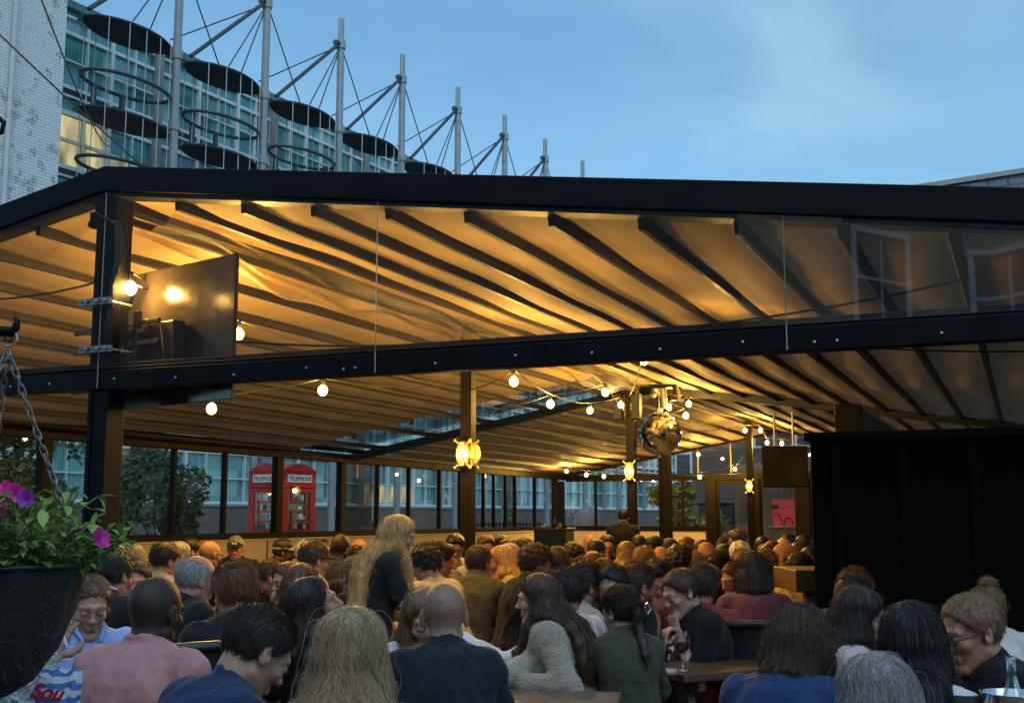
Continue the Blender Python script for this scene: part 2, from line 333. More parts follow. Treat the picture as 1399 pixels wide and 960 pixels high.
def person(px, py, D, face, sex='m', hair='short', hc='dark', skin='fair', top='tee', tc=(.02, .02, .022), lean=12, hp=8, hy=0, hr=0, pose='table', label='', size=1., hunch=10, beard=0, glasses=0, cap=None, kind='cotton', hl=None, arms=None, stand=False, tl=None, sleeve=1., wave=0., strands=None, hood=0, collar=0, part=None, name_top=None, heavy=0., trc=(.03, .035, .05), dense=None, hands=True, hjit=1., shw=1.):
    if D > 5.3: D = 5.3+(D-5.3)*1.10+.15
    fem = sex == 'f'; g = size*(.965 if fem else 1.); seed = (px*.37+py*.11) % 50
    tgt = atD(px, py, D); d = ray(px, py); phi = math.atan2(-d[0], d[1]); rz = phi-radians(face)
    Rz = rot('z', rz)
    # ---- skeleton in person space (facing +y)
    hz = .93 if stand else .52
    def chain(hz):
        hip = np.array([0, 0, hz]); a1 = radians(lean); a2 = radians(lean+hunch); a3 = radians(lean*.35+hunch*.4+hp*.45)
        u1 = np.array([0, sin(a1), cos(a1)]); u2 = np.array([0, sin(a2), cos(a2)]); u3 = np.array([0, sin(a3), cos(a3)])
        mid = hip+u1*.27*g; nb = mid+u2*.26*g
        Rh = rot('z', radians(-hy))@rot('x', radians(-hp))@rot('y', radians(hr))
        hc_ = nb+u3*.125*g+np.array([0, .012, 0])
        return hip, mid, nb, hc_, Rh, u1, u2, u3
    hip, mid, nb, HC, Rh, u1, u2, u3 = chain(hz)
    hto = (.118+{'bald': 0, 'shaved': .001, 'balding': .008, 'thin': .012, 'curly': .034, 'afro': .038, 'quiff': .032, 'mop': .030, 'topknot': .05}.get(hair, .024))*g
    if cap: hto = .136*g
    ht = HC+np.array([0, 0, hto])
    dz = tgt[2]-ht[2]; hz += dz; hip, mid, nb, HC, Rh, u1, u2, u3 = chain(hz); ht = HC+np.array([0, 0, hto])
    base = tgt-Rz@np.array([ht[0], ht[1], 0]); base[2] = 0
    if abs(dz) > .17: print('PERSON z off %.2f' % dz, label)
    vox = .0042 if D < 4.6 else .0055 if D < 6 else .007 if D < 8 else .009 if D < 10.5 else .0115
    vc = max(vox*1.5, .008)
    R1 = np.stack([[1, 0, 0], np.cross(u1, [1, 0, 0]), u1], 1); R2 = np.stack([[1, 0, 0], np.cross(u2, [1, 0, 0]), u2], 1)
    if R1[1, 1] < 0: R1[:, 1] *= -1
    if R2[1, 1] < 0: R2[:, 1] *= -1
    w = (.86 if fem else 1.)*g*shw; hv = 1+heavy
    sh = [mid+R2@np.array([q*.172*w, -.012, .205*g]) for q in (-1, 1)]
    a_, b_ = .285*g*(.95 if fem else 1), .245*g*(.95 if fem else 1)
    TGT = {'table': ((-.15, .40, .80), (.13, .42, .80)), 'cross': ((.10, .33, .81), (-.08, .35, .82)), 'lap': ((-.11, .30, .64), (.12, .30, .64)), 'down': ((-.24, .06, hz-.05), (.24, .08, hz-.05)),
           'chin': ((.05, .36, .80), tuple(HC+Rh@np.array([.02, .115, -.175])*g)), 'chinl': (tuple(HC+Rh@np.array([-.02, .115, -.175])*g), (-.03, .38, .80)), 'face': (tuple(HC+Rh@np.array([-.045, .115, -.165])*g), tuple(HC+Rh@np.array([.045, .115, -.165])*g)), 'carry': ((-.12, .36, hz+.14), (.12, .38, hz+.12))}
    hand_t = [Rz.T@(atD(*t[1:])-base) if isinstance(t[0], str) else np.array(t) for t in (arms if arms is not None else TGT[pose])]
    armj = []
    for i, q in enumerate((-1, 1)):
        pole = np.array([q*.55, -.35, -1.]) if pose not in ('face',) else np.array([q*.25, .1, -1.])
        el, W = ik(sh[i], hand_t[i], a_, b_, pole); armj.append((sh[i], el, W))
    if stand: hipj = [hip+np.array([q*.085*g, 0, -.02]) for q in (-1, 1)]; knee = [np.array([q*.095, .03, .48*hz/.93]) for q in (-1, 1)]; ank = [np.array([q*.10, -.02+.05*q, .09]) for q in (-1, 1)]
    else: hipj = [hip+np.array([q*.085*g, 0, -.01]) for q in (-1, 1)]; knee = [np.array([q*.13, .43*g, max(hz-.01, .40)]) for q in (-1, 1)]; ank = [np.array([q*.12, .36+.05*q, .09]) for q in (-1, 1)]
    def torso(s, o, k=.06):
        A = lambda m_, R, p: m_+R@(np.array(p)*g)
        s.ell(A(hip, R1, (0, -.01, .02)), np.array([.168*hv, .125*hv, .125])*g+o, R1, k)
        s.ell(A(hip, R1, (0, .012+.02*heavy, .16)), np.array([(.132 if fem else .143)*hv, .105*hv+.02*heavy, .15])*g+o, R1, k)
        s.ell(A(mid, R2, (0, .0, .09)), np.array([.158*w/g*(1+.5*heavy), .112*(1+.5*heavy), .17])*g+o, R2, k)
        s.ell(A(mid, R2, (0, -.018, .15)), np.array([.165*w/g, .092, .105])*g+o, R2, k)
        if fem: [s.ell(A(mid, R2, (q*.065, .092, .075)), np.array([.062, .05, .06])*g+o, R2, .04) for q in (-1, 1)]
        for q in (0, 1): s.cap(nb-u2*.025*g, sh[q]+R2@np.array([0, 0, .004]), .050*g+o, .050*w+o, .05)
    def arms_(s, o, frac=1., k=.03, fore=True):
        for S_, El, W in armj:
            if frac >= .999:
                s.cap(S_, El, .049*w+o, .040*w+o, k); s.cap(El, W, .040*w+o, (.029 if o < .004 else .034)*w+o, .02)
            elif frac > 0: s.cap(S_, S_+(El-S_)*frac*1.6, .053*w+o, .046*w+o*1.4, k)
    hz_legs = lambda s, o: [(s.cap(hipj[i], knee[i], .082*g*hv+o, .058*g+o, .05), s.cap(knee[i], ank[i], .055*g+o, .036*g+o*1.5, .03)) for i in (0, 1)]
    # ---- body
    s = SDF(); torso(s, -.012); arms_(s, 0.); hz_legs(s, -.004)
    for i in (0, 1): s.cap(ank[i]+[0, -.02, -.03], ank[i]+[0, .15, -.055], .04, .035, .03)
    s.cap(nb-u2*.03+[0, -.01, 0], HC+Rh@np.array([0, -.030, -.035])*g, .057*w if not fem else .049*w, .050*g if not fem else .042*g, .012)
    hs = SDF(); head_prims(hs, HC, Rh, g, fem, beard)
    s.p += hs.p
    if hands and D < 12:
        for i, q in enumerate((-1, 1)):
            S_, El, W = armj[i]; fd = nrm(W-El)
            if pose in ('chin', 'chinl', 'face') and W[2] > HC[2]-.3*g: hand(s, W, nrm(HC+Rh@np.array([0, .09, -.07])*g-W)*.9+fd*.4, nrm(np.array([q*.2, 1, -.1])), q, 1.1, max(.0088, vox*.95))
            else: hand(s, W, fd+np.array([0, .15, -.15 if pose != 'carry' else .1]), (q*.25, .1, 1.), q, .45, max(.0088, vox*.95))
    pts = np.array([HC+.16, HC-.16, hip+.2, hip-.2, *sh, *[j[1] for j in armj], *[j[2]+.17 for j in armj], *[j[2]-.17 for j in armj], *knee, *[a+[0, .2, 0] for a in ank], *[a-.09 for a in ank]])
    lo, hi = pts.min(0)-.09, pts.max(0)+.09; lo[2] = max(lo[2], .0); 
    V, Q = surf(s, lo, hi, vox); me = np_mesh('person', V, Q)
    # skin colouring by facial feature (albedo only)
    p = ((V-HC)@Rh)/g; sk = np.array(SKIN[skin]); hcv = np.array(HAIR[hc]); C = np.tile(sk, (len(V), 1))
    near = (np.abs(p) < .16).all(1)
    def blend(mask, col): m_ = (mask*near)[:, None]; C[:] = C*(1-m_)+np.array(col)*m_
    blend(.35*np.exp(-((np.abs(p[:, 0])-.042)**2+(p[:, 2]+.03)**2)/.0006)*(p[:, 1] > .03), sk*np.array([1.05, .72, .68]))
    blend(.4*np.exp(-(p[:, 0]**2+(p[:, 2]+.028)**2+(p[:, 1]-.115)**2)/.0004), sk*np.array([1.05, .75, .7]))
    if not fem and hair not in ('none',): blend((.28 if not beard else .85)*sstep(-.03, -.06, p[:, 2])*sstep(.0, .03, p[:, 1]), hcv*.9+sk*.1 if beard else hcv*.5+sk*.35)
    lipd = (np.abs(p[:, 2]+.066) < .0125-.25*np.abs(p[:, 0])) & (p[:, 1] > .075) & (np.abs(p[:, 0]) < .026)
    blend(lipd*(.5 if fem else .38), sk*np.array([.85, .48, .46]) if skin not in ('dark', 'brown') else sk*1.3)
    eye = ((np.abs(p[:, 0])-.0315)**2/.0135**2+(p[:, 2]+(.0025 if hp > 14 else 0.))**2/(.0026 if hp > 14 else .0044)**2 < 1) & (p[:, 1] > .07)
    blend(eye*.9, (.42, .40, .38)); blend((((np.abs(p[:, 0])-.0315)**2+(p[:, 2]+.001)**2 < .0056**2) & eye)*1., (.02, .014, .01))
    lid = (np.abs(p[:, 2]-.007) < .0022) & (np.abs(np.abs(p[:, 0])-.032) < .016) & (p[:, 1] > .07); blend(lid*.7, sk*.25)
    brow = (np.abs(p[:, 2]-.0265+.10*np.maximum(np.abs(p[:, 0])-.03, 0)) < .0036) & (np.abs(np.abs(p[:, 0])-.030) < .0185) & (p[:, 1] > .05); blend(brow*(.8 if hc not in ('white', 'blonde') else .5), hcv*.8)
    if hair == 'fade' or hair == 'bald' or hair == 'shaved':
        hl_ = -.075+np.clip((p[:, 1]+.1)/.185, 0, 1.2)**1.6*.15; blend((.74 if hair != 'bald' else .15)*sstep(-.012, .035, p[:, 2]-hl_)*RNG.uniform(.6, 1.25, len(V)).clip(0, 1.3), hcv*.6+sk*.3)
    at = me.color_attributes.new('Col', 'FLOAT_COLOR', 'POINT'); at.data.foreach_set('color', np.c_[C, np.ones(len(C))].astype(np.float32).ravel())
    P_ = link('person', me, mat('skin', rough=.55, var=.22, scale=60, bump=.25, bscale=260, spec=.4, attr='Col', sss=.06, bdist=.004), loc=base, rz=rz, label=label, cat='person', group='people at the tables under the canopy')
    # ---- clothing
    cs = SDF(); o = {'tee': .012, 'shirt': .014, 'jumper': .018, 'hoodie': .022, 'jacket': .024, 'fleece': .032, 'suit': .022}[top]
    torso(cs, o); cs.ell(hip+R1@np.array([0, -.005, -.02]), np.array([.172*hv, .132*hv, .10])*g+o, R1, .05)
    arms_(cs, o*.8, .46 if sleeve < .6 else 1.)
    if top != 'tee' or True:
        n = 14; rr = (.064 if not fem else .058)*g; ax = nrm(nb-mid+u3*.4)
        ex = np.array([1, 0, 0]); ey = np.cross(ax, ex); cc = nb+u2*(.026 if top in ('tee', 'jumper') else .020)*g
        ring = [cc+ex*rr*cos(2*pi*t/n)+ey*(rr*1.05)*sin(2*pi*t/n)+ax*(-.018*sin(2*pi*t/n)*(1 if ey[1] > 0 else -1)) for t in range(n)]
        for t in range(n): cs.cap(ring[t], ring[(t+1) % n], {'tee': .009, 'jumper': .0135}.get(top, .011), k=.014)
        if top in ('shirt', 'suit', 'jacket') or collar:
            for t in range(n): cs.cap(ring[t]+ax*.018, ring[(t+1) % n]+ax*.018, .008, k=.012)
        if top == 'hoodie' or hood:
            for q in (-1, 0, 1): cs.ell(nb+np.array([q*.055, -.075, .0])+u2*.0, np.array([.06, .04, .05])*g, None, .04)
            for t in range(n): cs.cap(ring[t]+ax*.02, ring[(t+1) % n]+ax*.02, .016, k=.02)
    if top == 'fleece':
        for t in range(n): cs.cap(ring[t]+ax*.015, ring[(t+1) % n]+ax*.015, .024, k=.03)
    fz = {'tee': .009, 'shirt': .010, 'jumper': .008, 'hoodie': .012, 'jacket': .011, 'fleece': .008, 'suit': .007}[top]
    els = [j[1] for j in armj]
    def cf(P):
        dd = cs(P); q = P*np.array([1., 1., .55])
        w1 = wob(q, 13, seed); wv = 1.1*(np.abs(w1)-.35)+.8*(np.abs(wob(q, 24, seed+3))-.35)+.3*wob(P, 48, seed+1)
        for el in els:
            r_ = np.linalg.norm(P-el, axis=1); wv = wv+np.sin((P[:, 2]*95+P[:, 1]*60)+2*wob(P, 15, seed))*np.exp(-r_*r_/.012)*.55
        dd = dd+fz*wv
        if top == 'fleece': dd = dd+.0022*wob(P, 110, seed)+.0015*wob(P, 190, seed+5)
        return dd
    V, Q = surf(cf, lo-[.02, .02, 0], hi+.02, vc); me = np_mesh(top, V, Q)
    nm = name_top or {'tee': 't_shirt', 'fleece': 'fleece_jacket', 'suit': 'suit_jacket'}.get(top, top)
    ck = kind+'_%02x%02x%02x' % tuple(int(255*min(1, c)**.45) for c in tc)
    link(nm, me, cloth_mat(kind, ck, tc), P_)
    if top in ('suit',):
        c2 = SDF()
        for t in range(n): c2.cap(ring[t]+ax*.026, ring[(t+1) % n]+ax*.026, .0075, k=.012)
        V, Q = surf(c2, nb-.14, nb+.16, .006); link('shirt_collar', np_mesh('shirt_collar', V, Q), cloth_mat('cotton', 'cotton_whitecollar', (.6, .58, .55)), P_)
    if top == 'shirt' and D < 6:
        c2 = SDF()
        for q in (-1, 1):
            for t in np.linspace(0, 1, 5): a = cc+ax*.03+np.array([q*rr*1.02*cos(-.9+2.0*(1-t)), 0, 0])+ey*0; 
        for q in (-1, 1):
            p0 = cc+ax*.036+np.array([q*rr*1.05, -.02, 0]); p1 = cc+ax*.020+np.array([q*rr*.95, rr*.75, 0]); p2 = cc-ax*.03+np.array([q*rr*.55, rr*1.5, 0])
            c2.cap(p0, p1, .012, .011, .01); c2.cap(p1, p2, .012, .007, .01)
        V, Q = surf(c2, nb-.16, nb+.18, .005); link('shirt_collar', np_mesh('shirt_collar', V, Q), cloth_mat(kind, ck, tc), P_)
    ts = SDF(); hz_legs(ts, .014); ts.ell(hip+[0, -.01, -.02], np.array([.172*hv, .13*hv, .12])*g, None, .06)
    lo2 = np.minimum.reduce([*knee, *ank, *hipj])-.15; hi2 = np.maximum.reduce([*knee, *ank, *hipj])+.15
    V, Q = surf(ts, lo2, hi2, max(vc, .016)); link('trousers', np_mesh('trousers', V, Q), cloth_mat('denim', 'denim_%02x%02x%02x' % tuple(int(255*min(1, c)**.45) for c in trc), trc), P_)
    sh_ = SDF()
    for i in (0, 1): sh_.cap(ank[i]+[0, -.02, -.03], ank[i]+[0, .15, -.055], .046, .041, .03)
    V, Q = surf(sh_, np.minimum(*ank)-[.1, .12, .09], np.maximum(*ank)+[.1, .26, .1], .014); V[:, 2] = np.maximum(V[:, 2], .002)
    link('shoes', np_mesh('shoes', V, Q), mat('shoe_leather', (.03, .025, .022), .5), P_)
    # ---- hair
    hmat = hair_mat(hc)
    tsdf = SDF(); torso(tsdf, o*.6+.004)
    for i in (0, 1): tsdf.cap(armj[i][0], armj[i][1], .055*w+o, .045*w+o, .03)
    hairf = None; long = hair in ('long', 'wavy', 'bob', 'pony', 'bun', 'topknot', 'lob')
    if hair not in ('bald', 'shaved', 'none'):
        tt, tsd, amp = {'short': (.018, .005, .004), 'fade': (.019, .006, .004), 'balding': (.010, .008, .002), 'thin': (.010, .008, .003), 'curly': (.025, .014, .009), 'afro': (.036, .03, .007), 'quiff': (.028, .008, .005), 'mop': (.021, .011, .006)}.get(hair, (.012, .008, .003))
        cur = SDF()
        if long:
            Ln = {'bob': .20, 'lob': .28, 'pony': .0, 'bun': .0, 'topknot': .0}.get(hair, .42) if hl is None or hair in ('pony', 'bun', 'topknot') else hl
            if Ln > 0:
                for t in np.linspace(-97, 97, 21):
                    a = radians(t); st = HC+Rh@np.array([.064*sin(a), -.012-.082*cos(a), -.005])*g; out = nrm(np.array([*(Rh@np.array([sin(a), -cos(a), 0]))[:2], 0])); pp = st; L_ = Ln*(1-.12*abs(sin(a)))*(1+.10*sin(t*3.7)); ns = max(3, int(L_/.055))
                    for q in range(ns):
                        fr = abs(t) > 88; cxy = HC[:2]+u2[:2]*0
                        nx = pp+np.array([0, 0, -L_/ns])+out*(.003 if q < 2 else .0)*(1 if hair != 'bob' else 1.2)
                        if q >= 2 and hair != 'bob': nx[0] = HC[0]+(nx[0]-HC[0])*.965
                        if fr: out = np.array([.25*np.sign(t), .95, 0])
                        elif q > 0: out = np.array([.15*sin(a), -1., 0])
                        for _ in range(4):
                            dd = tsdf(nx[None], .2)[0]
                            if dd < .017: e = 1e-3; gr = np.array([tsdf((nx+v)[None], .2)[0] for v in np.eye(3)*e])-dd; nx = nx+nrm(gr*.25+out)*(.017-dd)*1.15
                        cur.cap(pp, nx, .018*g, (.018 if q < ns-1 else .005)*g, .03); pp = nx
            if hair == 'pony':
                pp = HC+Rh@np.array([0, -.115, .02])*g; cur.ell(pp, (.03, .028, .03), None, .02)
                L_ = .30 if hl is None else hl
                for q in range(5):
                    nx = pp+np.array([0, -.03 if q == 0 else -.004, -L_/5])
                    dd = tsdf(nx[None], .2)[0]
                    if dd < .03: nx = nx+np.array([0, -1, 0])*(.03-dd)
                    cur.cap(pp, nx, .025-.002*q, .023-.002*q if q < 4 else .006, .02); pp = nx
            if hair in ('bun', 'topknot'):
                q = np.array([0, -.108, .045]) if hair == 'bun' else np.array([.0, -.06, .135]); cur.ell(HC+Rh@q*g, np.array([.036, .034, .034])*g, None, .015)
        beardless = None
        def hairf(P):
            p = ((P-HC)@Rh)/g; X = p-np.array([0, -.012, .032]); r = np.array([.0765, .097, .0865])
            k0 = np.linalg.norm(X/r, axis=1); k1 = np.linalg.norm(X/(r*r), axis=1); d0 = k0*(k0-1)/np.maximum(k1, 1e-5)
            y = np.clip((p[:, 1]+.1)/.185, 0, 1.3)
            hl_ = (-.078 if not long else -.085)+y**1.7*(.164 if not long else .166)
            if hair == 'fade': hl_ = hl_+.022*sstep(.062, .03, p[:, 1])
            if hair == 'balding' : hl_ = hl_+.10*sstep(.0, .05, p[:, 1])
            # sideburn notch round the ear
            ear = np.exp(-((p[:, 1]+.006)**2/.022**2+(p[:, 2]+.01)**2/.030**2)); m = p[:, 2]-hl_-(.0 if long else .022*ear)
            wgt = sstep(-.006, .022 if hair != 'fade' else .075, m)
            up = sstep(.02, .10, p[:, 2]); th = tsd+(tt-tsd)*up
            if hair == 'quiff': th = th+.016*sstep(.03, .085, p[:, 1])*up
            if hair == 'balding': wgt = wgt*(1-sstep(.068, .088, p[:, 2]+.25*np.minimum(p[:, 1]+.02, 0)))
            ang = np.arctan2(p[:, 0], p[:, 1]+.01)
            if hair in ('curly', 'afro'): nz = wob(p, 60, seed)*amp+wob(p, 120, seed)*amp*.5
            elif long: nz = np.sin(ang*34+3*wob(p, 14, seed))*.0016+np.sin(ang*61+2*wob(p, 30, seed))*.0010+wob(p, 26, seed)*.003
            else: nz = np.sin(p[:, 0]*300+5*wob(p, 22, seed))*.0012+wob(p, 45, seed)*amp*.6
            dd = (d0-(th+nz)*wgt+.007*(1-wgt))*g
            if cur.p:
                q = P*np.array([1, 1, .25]); e = cur(P)+np.sin(ang*30+4*wob(P, 9, seed))*.0022+np.sin(ang*67+5*wob(P, 16, seed))*.0014+wave*.007*wob(P, 28, seed)
                dd = smin(dd, e, .02)
                if long and (hair in ('long', 'wavy', 'bob', 'lob')):   # keep the face open
                    fc = np.linalg.norm((p-np.array([0, .095, -.035]))/np.array([.064, .100, .100]), axis=1)-1; dd = smax(dd, -fc*.06, .012)
            return dd
        vh = min(vox*1.15, .009); zl = (HC[2]-.2*g if not cur.p else min(HC[2]-.2*g, min(q[4][2] for q in cur.p)))
        hlo = HC-.2; hhi = HC+.21
        if cur.p: hlo = np.minimum(hlo, np.min([q[4] for q in cur.p], 0)-.01); hhi = np.maximum(hhi, np.max([q[5] for q in cur.p], 0)+.01)
        V, Q = surf(hairf, hlo, hhi, vh); ho = link('hair', np_mesh('hair', V, Q), hmat, P_)
        ns = strands if strands is not None else (5200 if D < 3.6 else 3200 if D < 5.2 else 1700 if D < 7 else 700 if D < 9.5 else 0)
        if ns and hair != 'afro' and len(V): grow(ho, V, hairf, HC, Rh, g, ns, long, hair, hair_mat(hc, True), D, wave, tsdf, hjit, hl)
    elif hair == 'bald' and D < 11 and False: pass
    if cap: headgear(cap, P_, HC, Rh, g, vox)
    if glasses:
        m_ = MB(); T = lambda q: HC+Rh@(np.array(q)*g)
        for q in (-1, 1):
            m_.tube([T((q*.0335+.0215*cos(t), .104-.004*abs(cos(t)), -.001+.0165*sin(t))) for t in np.linspace(0, 2*pi, 13)[:-1]], .0021, 5, close=True)
            m_.tube([T((q*.055, .099, .004)), T((q*.074, .06, .006)), T((q*.081, -.008, .008)), T((q*.080, -.03, -.012))], .0021, 5)
        m_.tube([T((-.012, .105, .003)), T((0, .108, .005)), T((.012, .105, .003))], .0021, 5); m_.build('glasses', mat('spectacle_frame', (.01, .01, .012), .3), P_, smooth=True)
    return dict(o=P_, HC=HC, Rh=Rh, g=g, arm=armj, base=base, rz=rz, nb=nb)

def grow(ho, V, f, HC, Rh, g, ns, long, style, hm, D, wave, tsdf, jit=1., hl=None):
    """strands that walk along the hair volume's own surface, as a Curves child of the hair"""
    idx = RNG.integers(0, len(V), ns); P = V[idx].copy(); e = .002
    SDF.mar = .05
    p0 = ((P-HC)@Rh)/g; keep = ((p0[:, 2] > .058) | (style != 'fade'))&(np.linalg.norm(P-HC, axis=1) < (.165 if long else .16)*g); P = P[keep]; n = len(P); K = (16 if style in ('long', 'wavy') else 6 if style in ('pony', 'bun', 'topknot') else max(6, int((.13+(hl or .14))/.024)) if long else 6)
    step = (.030 if style in ('long', 'wavy') else .015 if style in ('pony', 'bun', 'topknot') else .024) if long else (.0045 if style in ('fade', 'balding', 'thin') else .0075)
    ph = 4.5*wob(P, 17, D)+RNG.uniform(0, .9, n); lift = RNG.uniform(.0005, 1, n)**3*(.010 if long else .004)*jit; fly = RNG.random(n) < .05
    jt = RNG.normal(0, 1, (n, 3))*(.22 if not long else .12)*jit; out = [P]
    rad = np.clip(D*.00016, .00035, .0012)
    for k in range(1, K):
        d = f(P); G = np.stack([f(P+np.eye(3)[i]*e)-d for i in range(3)], 1)/e; G /= np.maximum(np.linalg.norm(G, axis=1), 1e-6)[:, None]
        if long and style not in ('pony', 'bun', 'topknot'): fl = np.tile([0, 0, -1.], (n, 1)); p = ((P-HC)@Rh)/g; fl = fl+(p[:, :1]*4)@(Rh[:, 0][None])*np.clip(1-k/4, 0, 1)
        elif long: fl = np.tile(Rh@np.array([0, -1., .15]), (n, 1))
        else:
            p = ((P-HC)@Rh)/g; fl = np.tile(Rh@np.array([.55, -.55, .0]), (n, 1)); dn = np.tile(Rh@np.array([0, -.45, -1.]), (n, 1)); s_ = sstep(.085, .05, p[:, 2])[:, None]*(p[:, 1:2] < .055); fl = fl*(1-s_)+dn*s_
        fl = fl-G*np.sum(fl*G, 1)[:, None]; fl /= np.maximum(np.linalg.norm(fl, axis=1), 1e-6)[:, None]
        sd = np.cross(G, fl); wv = np.sin(ph+k*(1.1 if wave else .5))*(.55*wave+.08)
        dirn = fl+sd*wv[:, None]+jt*.6+G*((.20 if not long else .04)+fly*.25)[:, None]
        dirn /= np.linalg.norm(dirn, axis=1)[:, None]; P = P+dirn*step*g
        if long:
            d = f(P); P = P+G*np.clip(lift*(1+2*fly)-d, -.02, .03)[:, None]
        out.append(P)
    A = np.stack(out, 1); SDF.mar = None
    cu = bpy.data.hair_curves.new('hair_strands'); cu.add_curves([K]*n); cu.attributes['position'].data.foreach_set('vector', A.astype(np.float32).ravel())
    r = cu.attributes.get('radius') or cu.attributes.new('radius', 'FLOAT', 'POINT'); rr = np.tile(np.linspace(1, .35, K)*rad, (n, 1)); r.data.foreach_set('value', rr.astype(np.float32).ravel())
    o = bpy.data.objects.new('hair_strands', cu); COL.objects.link(o); o.parent = ho; cu.materials.append(hm)

def headgear(kind, P_, HC, Rh, g, vox):
    ty, col = kind[0], kind[1]; s = SDF(); T = lambda q: HC+Rh@(np.array(q)*g)
    if ty in ('cap', 'flatcap', 'capback'):
        q = -1 if ty == 'capback' else 1
        def f(P):
            p = ((P-HC)@Rh)/g; X = p-np.array([0, -.012, .034]); r = np.array([.085, .106, .090]); k0 = np.linalg.norm(X/r, axis=1); k1 = np.linalg.norm(X/(r*r), axis=1); d = k0*(k0-1)/np.maximum(k1, 1e-5)
            d = smax(d, .028-p[:, 2]+.12*np.minimum(p[:, 1], 0), .008)
            b = np.linalg.norm((p-np.array([0, q*.115, .036-.0]))/np.array([.078, .085, .0095]), axis=1)-1; b = b*.0095+.0; zz = np.abs(p[:, 2]-.040+(.10*np.maximum(np.abs(p[:, 0])-.02, 0)))-.005
            b2 = np.maximum(np.sqrt((p[:, 0]/.08)**2+((p[:, 1]-q*.09)/.09)**2)*.08-.08, zz); return smin(d, b2, .008)*g
        V, Q = surf(f, HC-.26, HC+.26, max(vox, .005)); o = link('cap', np_mesh('cap', V, Q), cloth_mat('cotton', 'cap_%02x%02x%02x' % tuple(int(255*c**.45) for c in col), col), P_)
        if len(kind) > 2:
            m_ = MB(); m_.tube([T((-.024, .103, .080)), T((-.008, .108, .068)), T((.008, .108, .068)), T((.024, .103, .080))], .006, 6); m_.tube([T((-.024, .105, .060)), T((-.008, .108, .072)), T((.008, .108, .072)), T((.024, .105, .060))], .006, 6); m_.build('cap_emblem', mat('white_thread', (.75, .75, .78), .8), o)
    elif ty == 'beanie' or ty == 'scarf':
        def f(P):
            p = ((P-HC)@Rh)/g; X = p-np.array([0, -.014, .036]); r = np.array([.088, .108, .098]) if ty == 'beanie' else np.array([.094, .116, .105]); k0 = np.linalg.norm(X/r, axis=1); k1 = np.linalg.norm(X/(r*r), axis=1); d = k0*(k0-1)/np.maximum(k1, 1e-5)
            lim = .012-p[:, 2] if ty == 'beanie' else (-.10-p[:, 2]+2.0*np.maximum(p[:, 1]-.03, 0)); return smax(d, lim, .012)*g+.003*wob(P, 40)
        V, Q = surf(f, HC-.26, HC+.26, max(vox, .006)); link('beanie' if ty == 'beanie' else 'headscarf', np_mesh(ty, V, Q), cloth_mat('knit', 'hat_%02x%02x%02x' % tuple(int(255*c**.45) for c in col), col), P_)

def cloth_mat(kind, key, col):
    if kind == 'knit': return mat(key, col, .9, var=.18, scale=14, bump=.5, bdist=.006, sheen=.3, pattern=lambda nt, co: (pat_wave(55, 'Z', 1.5)(nt, co)[0], None))
    if kind == 'rib': return mat(key, col, .9, var=.15, scale=12, bump=.7, bdist=.01, sheen=.2, pattern=pat_wave(16, 'X', .6, dscale=1.), col2=tuple(c*.62 for c in col))
    if kind == 'fleece': return mat(key, col, 1., var=.30, scale=70, bump=1., bscale=110, bdist=.02, sheen=.5)
    if kind == 'leather': return mat(key, col, .38, var=.3, scale=9, bump=.25, bscale=140)
    if kind == 'stripe': return mat(key, col, .8, var=.12, scale=14, bump=.15, bscale=180, pattern=pat_wave(7.2, 'Z', .9, hard=.55, dscale=1.), col2=(.62, .62, .64))
    if kind == 'denim': return mat(key, col, .85, var=.22, scale=25, bump=.3, bscale=300, spec=.2)
    return mat(key, col, .85, var=.2, scale=10, bump=.55, bscale=9, bdist=.035, sheen=.08, spec=.2, stretch=(1, 1, .55))
def hair_mat(hc, strand=False):
    k = ('strand_' if strand else 'hair_')+hc
    if k in _mats: return _mats[k]
    col = HAIR[hc]; m, nt, out = nodes(k); L = nt.links.new; b = N(nt, 'BsdfPrincipled', _Roughness=.42); L(b.outputs[0], out.inputs[0])
    tc = N(nt, 'TexCoord'); mp = N(nt, 'Mapping'); mp.inputs['Scale'].default_value = (1, 1, .14); L(tc.outputs['Object'], mp.inputs[0])
    n = N(nt, 'TexNoise', _Scale=120., _Detail=5., _Roughness=.7); L(mp.outputs[0], n.inputs['Vector']); n2 = N(nt, 'TexNoise', _Scale=22., _Detail=3.); L(mp.outputs[0], n2.inputs['Vector'])
    hi = tuple(min(1, c*1.9+.006) for c in col); lo = tuple(c*.42 for c in col)
    a = mixc(nt, ramp(nt, n.outputs['Fac'], .36, .64).outputs[0], lo, hi); c = mixc(nt, ramp(nt, n2.outputs['Fac'], .35, .7, (0, 0, 0, 1), (.6, .6, .6, 1)).outputs[0], a, col); 
    if strand:
        hi_ = N(nt, 'HairInfo'); rr = ramp(nt, hi_.outputs['Random'], .0, 1., (*[q*.38 for q in col], 1), (*[min(1, q*2.1+.004) for q in col], 1)); c = mixc(nt, .6, c, rr.outputs[0])
    L(c, b.inputs['Base Color'])
    bp = N(nt, 'Bump', _Strength=.6, _Distance=.004); L(n.outputs['Fac'], bp.inputs['Height']); L(bp.outputs[0], b.inputs['Normal']); b.inputs['Specular IOR Level'].default_value = .35
    _mats[k] = m; return m
